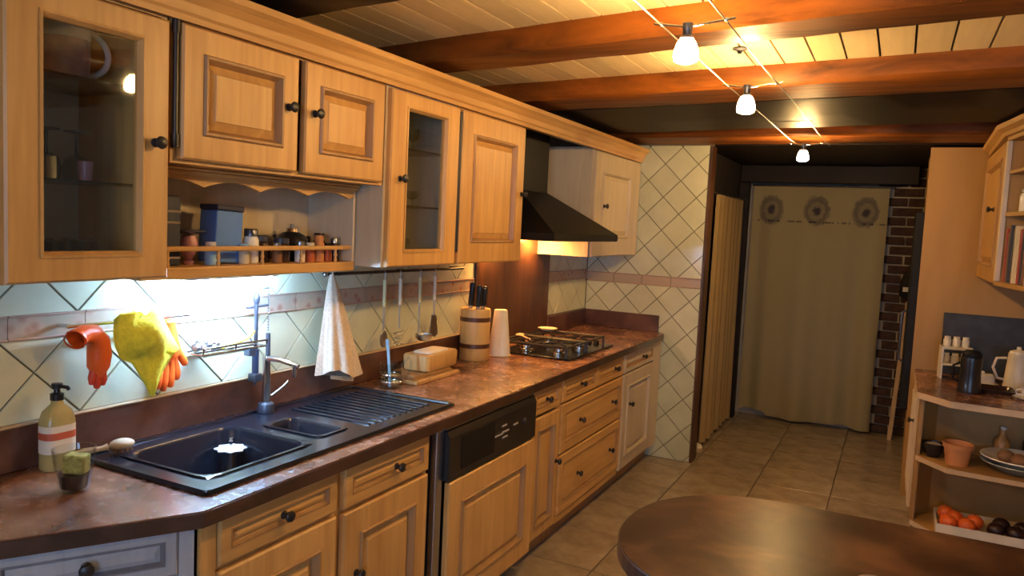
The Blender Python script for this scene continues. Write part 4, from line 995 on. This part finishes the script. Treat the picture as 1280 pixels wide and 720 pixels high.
MB().tube([(xg+0.034,1.219,1.174),(xg+0.030,1.224,1.177)], [0.0275,0.0275], 14, cap=False).build('cuff_rim', 'orange_rubber', g, smooth=70)
S = MB()
for k, (dy, dz) in enumerate(((-0.018,0.0),(-0.004,-0.012),(0.012,-0.006))): S.tube([(xg+0.006,1.302+dy*0.6,1.085),(xg+0.01,1.300+dy,1.06+dz),(xg+0.008,1.300+dy,1.046+dz)], [0.012,0.011,0.007], 10)
S.build('fingers', 'red_rubber', g, smooth=70)

rk = thing('sink_rack', 'chrome wall rack with upright rod and beaded chain above the sink', 'rack', (XW, 0, 0))
S = MB()
for x in (0.012, 0.055, 0.098): S.tube([(x,1.605,1.085),(x,1.862,1.085)], 0.0030, 8)
for y in (1.605, 1.73, 1.862): S.tube([(0.004,y,1.085),(0.098,y,1.085),(0.102,y,1.105)], 0.0030, 8)
S.tube([(0.102,1.605,1.105),(0.102,1.862,1.105)], 0.0032, 8)
S.build('wire_shelf', 'chrome', rk, smooth=60)
MB().tube([(0.045,1.868,0.945),(0.045,1.868,1.245)], 0.0065, 10).build('rod', 'gunmetal', rk, smooth=60)
MB().tube([(0.045,1.868,0.985),(0.045,1.868,1.065)], 0.0115, 12).build('sleeve', 'navy', rk, smooth=60)
MB().box(0.028,0.062,1.851,1.885,0.958,0.985,0.004).build('clamp', 'gunmetal', rk)
MB().box(0.060,0.088,1.80,1.83,1.055,1.081,0.004).build('clip', 'gunmetal', rk)
MB().sphere((0.045,1.868,1.235), 0.014, 12, 8, 0.8, 0.8, 1.5).build('finial', 'gunmetal', rk, smooth=60)
MB().tube([(0.03,1.84,1.205),(0.052,1.915,1.212)], 0.004, 8).build('cross_arm', 'gunmetal', rk, smooth=60)
S = MB()
for i in range(16): S.sphere((0.05,1.918,1.268-i*0.0095), 0.0035, 6, 4)
S.tube([(0.045,1.868,1.245),(0.048,1.90,1.268),(0.05,1.918,1.27)], 0.003, 6)
S.build('chain', 'steel', rk)
MB().tube([(0.05,1.918,1.115),(0.05,1.920,1.03)], 0.008, 10).build('chain_weight', 'gunmetal', rk, smooth=60)
j = thing('scouring_pad', 'crumpled grey steel scouring pad on the wire shelf', 'scourer', (XW+0.055, 1.655, 1.089))
S = MB()
for i in range(26):
    a = i*2.39996; rr_ = 0.034*math.sqrt((i+0.5)/26); zc = 0.006 + 0.018*(1-(i/26)**1.5)
    S.sphere((rr_*math.cos(a)*0.9, rr_*math.sin(a)*1.2, zc+random.uniform(0,0.004)), 0.010+random.uniform(0,0.004), 8, 5)
S.build('wool', 'steel', j, smooth=60)
j = thing('bottle_brush', 'yellow handled washing brush resting on the wire shelf', 'brush', (XW+0.062, 1.715, 1.093))
MB().tube([(0,0,0.002),(0.002,0.05,0.010),(0,0.095,0.016),(-0.004,0.12,0.030),(-0.002,0.128,0.040)], [0.005,0.006,0.0055,0.006,0.008], 10).build('handle', 'yellow_plastic', j, smooth=60)
MB().lathe([(0,-0.002),(0.012,-0.002),(0.014,0.010),(0.008,0.014),(0,0.014)], 12, (0.0,-0.008,0)).build('head', 'yellow_plastic', j, smooth=60)

# utensil rail
ur = thing('utensil_rail', 'dark metal rail fixed on the tiles under the wall cabinets', 'rail', (XW, 0, 0))
MB().tube([(0.05,2.205,1.304),(0.05,3.20,1.298)], 0.006, 10).build('rod', 'iron', ur, smooth=50)
MB().sphere((0.05,2.198,1.304), 0.0105, 10, 8).build('end_knob', 'steel', ur, smooth=60)
for y in (2.28, 2.72, 3.15): MB().tube([(0.003,y,1.301),(0.05,y,1.301)], 0.005, 8).build('bracket', 'iron', ur, smooth=50)
def tool(y, name, label, L_, head, hm='cream_enamel'):
    t = thing(name, label, 'utensil', (XW+0.050, y, 1.2945))
    MB().tube([(0,0,0.010),(0.008,0,0.012),(0.012,0,0.004),(0.010,0,-0.012),(0.010,0,-0.03)], 0.0022, 6).build('hook', 'steel', t, smooth=60)
    MB().tube([(0.010,0,-0.025),(0.010,0,-0.135)], [0.0085,0.0075], 10).build('handle', hm, t, smooth=60)
    MB().tube([(0.010,0,-0.133),(0.010,0,-L_)], 0.0035, 8).build('shaft', 'steel', t, smooth=60)
    head(t, L_)
def h_ladle(t, L_): MB().lathe([(0.040,0.0),(0.038,-0.014),(0.026,-0.028),(0,-0.034),(0,-0.030),(0.024,-0.025),(0.035,-0.013),(0.038,0)], 18, (0.040,0,-L_+0.012)).build('bowl', 'steel', t, smooth=50)
def h_skim(t, L_): 
    MB().lathe([(0,0.0),(0.026,0.002),(0.042,0.008),(0.042,0.006),(0.026,-0.001),(0,-0.003)], 18, (0.008,0,-L_-0.035), 'x').build('disc', 'steel', t, smooth=50)
def h_spat(t, L_):
    MB().prism([(-0.016,-L_+0.005),(0.016,-L_+0.005),(0.040,-L_-0.085),(0.014,-L_-0.10),(-0.034,-L_-0.075)], 0.008, 0.011, axis='x').build('blade', 'steel', t)
def h_coil(t, L_):
    pts = [(0.010+0.002*math.sin(i), 0.030*math.cos(i*0.7), -L_-0.012-i*0.0022) for i in range(30)]
    MB().tube(pts, 0.0028, 6).build('coil', 'steel', t, smooth=60)
def h_spoon(t, L_):
    MB().sphere((0.012,0,-L_-0.032), 0.026, 14, 10, 0.25, 1.0, 1.45).build('bowl', 'steel', t, smooth=60)
tool(2.555, 'serving_spoon', 'long serving spoon with yellow handle hanging beside the towel', 0.235, h_spoon, 'handle_yellow')
tool(2.665, 'potato_masher', 'coiled masher with cream handle hanging next to the serving spoon', 0.235, h_coil)
tool(2.815, 'ladle', 'round steel ladle hanging between the masher and the spatula', 0.285, h_ladle, 'handle_yellow')
tool(2.935, 'spatula', 'flat wide spatula hanging nearest the knife block', 0.205, h_spat)
# towel
tl = []
N = 56
for i in range(15):
    v = i/14; z = 1.305 - v*0.375; hw = 0.008 + 0.100*v**0.8; hd_ = 0.007 + 0.030*v**0.7; cy = 2.225 + 0.035*v
    loop = []
    for k in range(N):
        a = 2*math.pi*k/N; fo = 1 + (0.16*math.sin(a*7+0.6) + 0.09*math.sin(a*11+2))*v
        loop.append((XW+0.058 + 0.02*v + hd_*math.cos(a)*fo, cy + hw*math.sin(a)*fo, z - (0.02*math.sin(a)*v + 0.012*math.sin(a*3)*v if i == 14 else 0.02*math.sin(a)*v**2)))
    tl.append(loop)
tw = thing('tea_towel', 'cream tea towel hanging in a cone from the utensil rail', 'towel')
MB().loops(tl).build('cloth', 'towel', tw, smooth=70)
MB().loops([[(XW+0.072+0.024*math.cos(2*math.pi*k/24)*s_, 2.285+0.066*math.sin(2*math.pi*k/24)*s_, z-0.014*math.sin(2*math.pi*k/24)) for k in range(24)] for s_, z in ((0.9,0.96),(1.0,0.925),(0.96,0.898))]).build('inner_layer', 'towel', tw, smooth=70)
MB().tube([(XW+0.055,2.222,1.300),(XW+0.040,2.222,1.312),(XW+0.050,2.225,1.318),(XW+0.062,2.226,1.308),(XW+0.06,2.226,1.298)], 0.0028, 6).build('loop', 'towel', tw, smooth=60)

# jug, boards, box, knife block, paper roll
j = thing('glass_jug', 'clear glass jug with handle beside the drainer', 'jug', (-1.765, 2.470, CT))
MB().lathe([(0,0),(0.040,0),(0.046,0.004),(0.048,0.03),(0.044,0.075),(0.046,0.10),(0.0435,0.10),(0.0415,0.075),(0.0455,0.03),(0.042,0.008),(0,0.007)], 24).build('wall', 'clear_glass', j, smooth=50)
MB().tube([(0.036,0.028,0.09),(0.052,0.048,0.125),(0.058,0.056,0.10),(0.052,0.05,0.045),(0.036,0.032,0.025)], 0.0055, 8).build('handle', 'clear_glass', j, smooth=60)
MB().lathe([(0.047,0.022),(0.0485,0.024),(0.0485,0.030),(0.047,0.032)], 24).lathe([(0.0452,0.05),(0.0468,0.052),(0.0462,0.058),(0.0448,0.06)], 24).build('ridge', 'chrome', j, smooth=60)
tag(MB().tube([(0,0,0.0),(-0.006,-0.002,0.09),(-0.014,-0.006,0.185)], [0.006,0.006,0.007], 10).build('drinking_straw', 'pale_blue', loc=(-1.765, 2.466, CT+0.0085), smooth=50), 'thick pale blue straw standing in the glass jug', 'straw')
j = tag(MB().box(-1.880, -1.700, 2.560, 2.900, CT+0.0005, CT+0.017, 0.003).build('cutting_board', 'board_h'), 'large light wooden cutting board flat on the worktop', 'board')
j = tag(MB().box(-1.876, -1.722, 2.575, 2.86, CT+0.0175, CT+0.032, 0.003).build('cutting_board', 'glaze_v'), 'darker wooden cutting board lying on the larger light one', 'board')
j = thing('wooden_box', 'rounded light wooden box on the cutting boards', 'box', (-1.790, 2.800, CT+0.0325), R(2))
MB().loops([[(p[0], p[1], z) for p in rrect(0,0,hx,hy,0.02,z)] for hx, hy, z in ((0.058,0.125,0),(0.063,0.132,0.006),(0.065,0.135,0.062),(0.060,0.130,0.070),(0.052,0.122,0.070))]).build('body', 'bamboo', j, smooth=40)
MB().loops([[(p[0], p[1], z) for p in rrect(0,0,hx,hy,0.016,z)] for hx, hy, z in ((0.044,0.085,0.0705),(0.043,0.084,0.076),(0.038,0.078,0.079))]).build('lid', 'paper', j, smooth=40)
j = thing('knife_block', 'round wooden knife block with two dark bands', 'knife block', (-1.835, 3.262, CT))
MB().lathe([(0,0),(0.072,0),(0.075,0.004),(0.075,0.245),(0.071,0.252),(0,0.252)], 28).build('body', 'bamboo', j, smooth=40)
for z in (0.060, 0.190): MB().lathe([(0.0745,z),(0.0765,z+0.001),(0.0765,z+0.021),(0.0745,z+0.022)], 28).build('band', 'fascia_brown', j, smooth=40)
for k, (dx, dy, hh, ll) in enumerate(((0.03,-0.035,0.115,'black handled knife in the block, set nearest the wooden box'),(0.035,0.005,0.098,'black handled knife in the middle of the block'),(0.02,0.04,0.105,'black handled knife in the block, set nearest the white roll'),(-0.025,-0.01,0.125,'tall black handled knife at the back of the block'))):
    kn = thing('knife', ll, 'knife', (-1.835+dx, 3.262+dy, CT+0.2525), group='knives in the block')
    MB().loops([[(p[0], p[1], z) for p in rrect(0.0+0.006*v,0,0.013*s_,0.009*s_,0.006*s_,z)] for s_, z, v in ((0.9,0.012,0),(1.0,0.03,0.1),(0.9,hh*0.6,0.5),(1.05,hh*0.9,0.9),(0.8,hh,1.0))]).build('handle', 'black', kn, smooth=40)
    MB().box(-0.011, 0.011, -0.002, 0.002, 0.0, 0.014).build('bolster', 'steel', kn)
    MB().lathe([(0,hh),(0.007,hh),(0.006,hh+0.003),(0,hh+0.003)], 10, (0.006,0,0)).build('end_cap', 'steel', kn, smooth=40)
j = thing('paper_roll', 'white conical paper roll between knife block and hob', 'roll', (-1.785, 3.435, CT))
MB().lathe([(0,0),(0.056,0),(0.057,0.004),(0.034,0.232),(0.031,0.236),(0.014,0.236),(0.014,0.21),(0,0.21)], 26).build('roll', 'paper', j, smooth=40)
MB().lathe([(0.0575,0.0),(0.062,0.001),(0.062,0.004),(0.0575,0.006)], 26).build('base_ring', 'pale_wood', j, smooth=40)

# ---- things in the spice niche
ZN = 1.3645
def jar(x, y, r, h, body, lid, label, name='spice_jar', cat='jar', group='jars in the spice niche', lidr=1.0):
    t = thing(name, label, cat, (x, y, ZN), group=group)
    MB().lathe([(0,0),(r*0.92,0),(r,0.004),(r,h*0.68),(r*0.8,h*0.78),(0,h*0.78)], 16).build('body', body, t, smooth=40)
    MB().lathe([(0,h*0.782),(r*0.86*lidr,h*0.782),(r*0.86*lidr,h*0.97),(r*0.75*lidr,h),(0,h)], 16).build('lid', lid, t, smooth=40)
    return t
t = thing('small_radio', 'dark navy radio with silver stripes at the end of the niche', 'radio', (-1.80, 1.405, ZN))
MB().box(-0.05, 0.055, -0.055, 0.045, 0, 0.19, 0.006).build('case', 'navy', t)
for z in (0.02, 0.05, 0.115, 0.145): MB().box(0.0555, 0.057, -0.05, 0.04, z, z+0.006).build('stripe', 'chrome', t)
t = thing('egg_cup', 'pink egg shaped cup with saucer lid beside the radio', 'cup', (-1.79, 1.512, ZN))
MB().lathe([(0,0),(0.014,0),(0.016,0.008),(0.010,0.016),(0.024,0.04),(0.026,0.06),(0.018,0.082),(0,0.086)], 18).build('cup', 'pink_ceramic', t, smooth=50)
MB().lathe([(0,0.0862),(0.030,0.088),(0.046,0.094),(0.046,0.097),(0.02,0.095),(0,0.095)], 18).build('saucer', 'gunmetal', t, smooth=50)
t = thing('blue_tin', 'tall blue tin box leaning in the spice niche', 'tin', (-1.80, 1.632, ZN), rot=(R(-3), 0, 0))
MB().box(-0.035, 0.035, -0.050, 0.050, 0.003, 0.155, 0.004).build('body', 'blue_plastic', t)
MB().box(-0.037, 0.037, -0.052, 0.052, 0.1555, 0.172, 0.004).build('lid', 'navy', t)
jar(-1.78, 1.735, 0.024, 0.105, 'white_china', 'gunmetal', 'white jar with dark lid beside the blue tin')
jar(-1.80, 1.795, 0.030, 0.085, 'jar_dark', 'gunmetal', 'low dark jar beside the white one in the niche')
jar(-1.775, 1.86, 0.028, 0.078, 'jar_dark', 'navy', 'low dark jar with navy lid before the small teapot')
t = thing('teapot', 'black round teapot with silver lid in the spice niche', 'teapot', (-1.83, 1.965, ZN))
MB().lathe([(0,0.0),(0.035,0.0),(0.055,0.03),(0.058,0.055),(0.045,0.085),(0.025,0.095),(0,0.096)], 20).build('body', 'black', t, smooth=60)
MB().lathe([(0,0.0962),(0.028,0.0962),(0.024,0.108),(0.008,0.112),(0.009,0.122),(0,0.124)], 16).build('lid', 'chrome', t, smooth=50)
MB().tube([(0.01,-0.05,0.05),(0.015,-0.085,0.07),(0.015,-0.095,0.085)], [0.010,0.007,0.006], 8).build('spout', 'black', t, smooth=60)
MB().tube([(0,0.05,0.075),(0,0.085,0.08),(0,0.088,0.04),(0,0.053,0.035)], 0.005, 8).build('handle', 'black', t, smooth=60)
jar(-1.755, 1.925, 0.017, 0.068, 'white_china', 'steel', 'small white jar with steel lid before the teapot')
jar(-1.755, 1.972, 0.017, 0.064, 'spice_red', 'cream_enamel', 'small red spice jar with cream lid before the teapot')
jar(-1.757, 2.018, 0.018, 0.088, 'terracotta', 'terracotta', 'orange brown spice jar beside the small red one')
jar(-1.80, 2.068, 0.021, 0.095, 'jar_dark', 'black', 'black jar with black lid at the pale niche side')
jar(-1.757, 2.062, 0.016, 0.062, 'spice_red', 'black_matt', 'small red jar with black lid at the niche end')
jar(-1.757, 2.100, 0.016, 0.080, 'jar_dark', 'steel', 'small dark jar with steel lid at the niche end')
jar(-1.755, 1.685, 0.016, 0.06, 'spice_cream', 'pale_blue', 'small cream jar with pale blue lid before the blue tin')
jar(-1.755, 1.560, 0.017, 0.066, 'pale_blue', 'white_china', 'pale blue jar with white lid beside the egg cup')
jar(-1.755, 1.822, 0.016, 0.062, 'spice_brown', 'steel', 'brown spice jar with steel lid between the low dark jars')

# ---- things in the glass cabinets
def ins(x, y, z, name, label, cat, group=None): return thing(name, label, cat, (x, y, z), group=group)
t = ins(-1.765, 1.135, 1.8005, 'pitcher', 'copper brown ceramic pitcher with pale handle behind the glass door', 'pitcher')
MB().lathe([(0,0),(0.048,0),(0.052,0.006),(0.056,0.06),(0.054,0.110),(0.056,0.135),(0.053,0.135),(0.050,0.11),(0,0.10)], 24).build('body', 'copper_ceramic', t, smooth=50)
MB().lathe([(0.0545,0.098),(0.0565,0.100),(0.0580,0.1345),(0.0565,0.1355)], 24).build('glazed_rim', 'white_china', t, smooth=50)
MB().tube([(0.004, 0.050 + 0.060*math.sin(math.pi*q/14), 0.076 + 0.052*math.cos(math.pi*q/14)) for q in range(15)], 0.0075, 10).build('handle', 'white_china', t, smooth=60)
for k, y in enumerate((1.035, 1.115, 1.19)):
    t = ins(-1.80, y, 1.5735, 'wine_glass', 'upside down stemmed wine glass on the middle glass shelf', 'glass', 'wine glasses on the glass shelf')
    MB().lathe([(0.028,0),(0.033,0.03),(0.026,0.055),(0.005,0.064),(0.004,0.064),(0.024,0.053),(0.031,0.03),(0.026,0)], 18).build('bowl', 'clear_glass', t, smooth=50)
    MB().lathe([(0.0045,0.062),(0.0035,0.085),(0.0045,0.115)], 10).build('stem', 'gunmetal', t, smooth=50)
    MB().lathe([(0,0.115),(0.030,0.118),(0.030,0.121),(0,0.124)], 18).build('foot', 'gunmetal', t, smooth=50)
t = ins(-1.70, 1.065, 1.5735, 'candle', 'short cream candle on the middle glass shelf', 'candle')
MB().lathe([(0,0),(0.010,0),(0.010,0.048),(0.009,0.050),(0,0.049)], 14).build('wax', 'spice_cream', t, smooth=40)
MB().tube([(0,0,0.049),(0.001,0,0.057)], 0.001, 5).build('wick', 'black', t)
t = ins(-1.70, 1.145, 1.5735, 'egg_cup', 'small pink beaker on the middle glass shelf', 'cup')
MB().lathe([(0,0),(0.014,0),(0.017,0.045),(0.015,0.045),(0.012,0.004),(0,0.004)], 16).build('wall', 'pink_ceramic', t, smooth=40)
for k, (x, y) in enumerate(((-1.80,0.99),(-1.80,1.09),(-1.80,1.19),(-1.70,1.05),(-1.70,1.14))):
    t = ins(x, y, 1.3665, 'drinking_glass', 'low clear drinking glass on the floor of the wide glass cabinet', 'glass', 'glasses in the wide cabinet')
    MB().lathe([(0,0),(0.030,0),(0.036,0.07),(0.034,0.07),(0.028,0.005),(0,0.004)], 18).build('wall', 'clear_glass', t, smooth=40)
for k, (y, z, h) in enumerate(((2.34,1.7825,0.09),(2.42,1.7825,0.07),(2.50,1.7825,0.09),(2.34,1.5725,0.075),(2.43,1.5725,0.075),(2.51,1.5725,0.06),(2.36,1.3665,0.09),(2.46,1.3665,0.08))):
    lv = {1.7825: 'upper glass shelf', 1.5725: 'lower glass shelf', 1.3665: 'floor'}[z]
    sz = 'taller' if h >= 0.09 or (z == 1.5725 and h > 0.07) else 'shorter'
    t = ins(-1.72, y, z, 'goblet', f'{sz} glass goblet on the {lv} of the narrow cabinet', 'glass', f'goblets on the {lv}')
    MB().lathe([(0,0),(0.024,0.001),(0.024,0.003),(0.004,0.006),(0.004,h*0.4),(0.022,h*0.55),(0.026,h*0.8),(0.024,h),(0.0225,h),(0.0245,h*0.8),(0.020,h*0.57),(0,h*0.45)], 16).build('bowl', 'clear_glass' if k % 3 else 'amber', t, smooth=50)
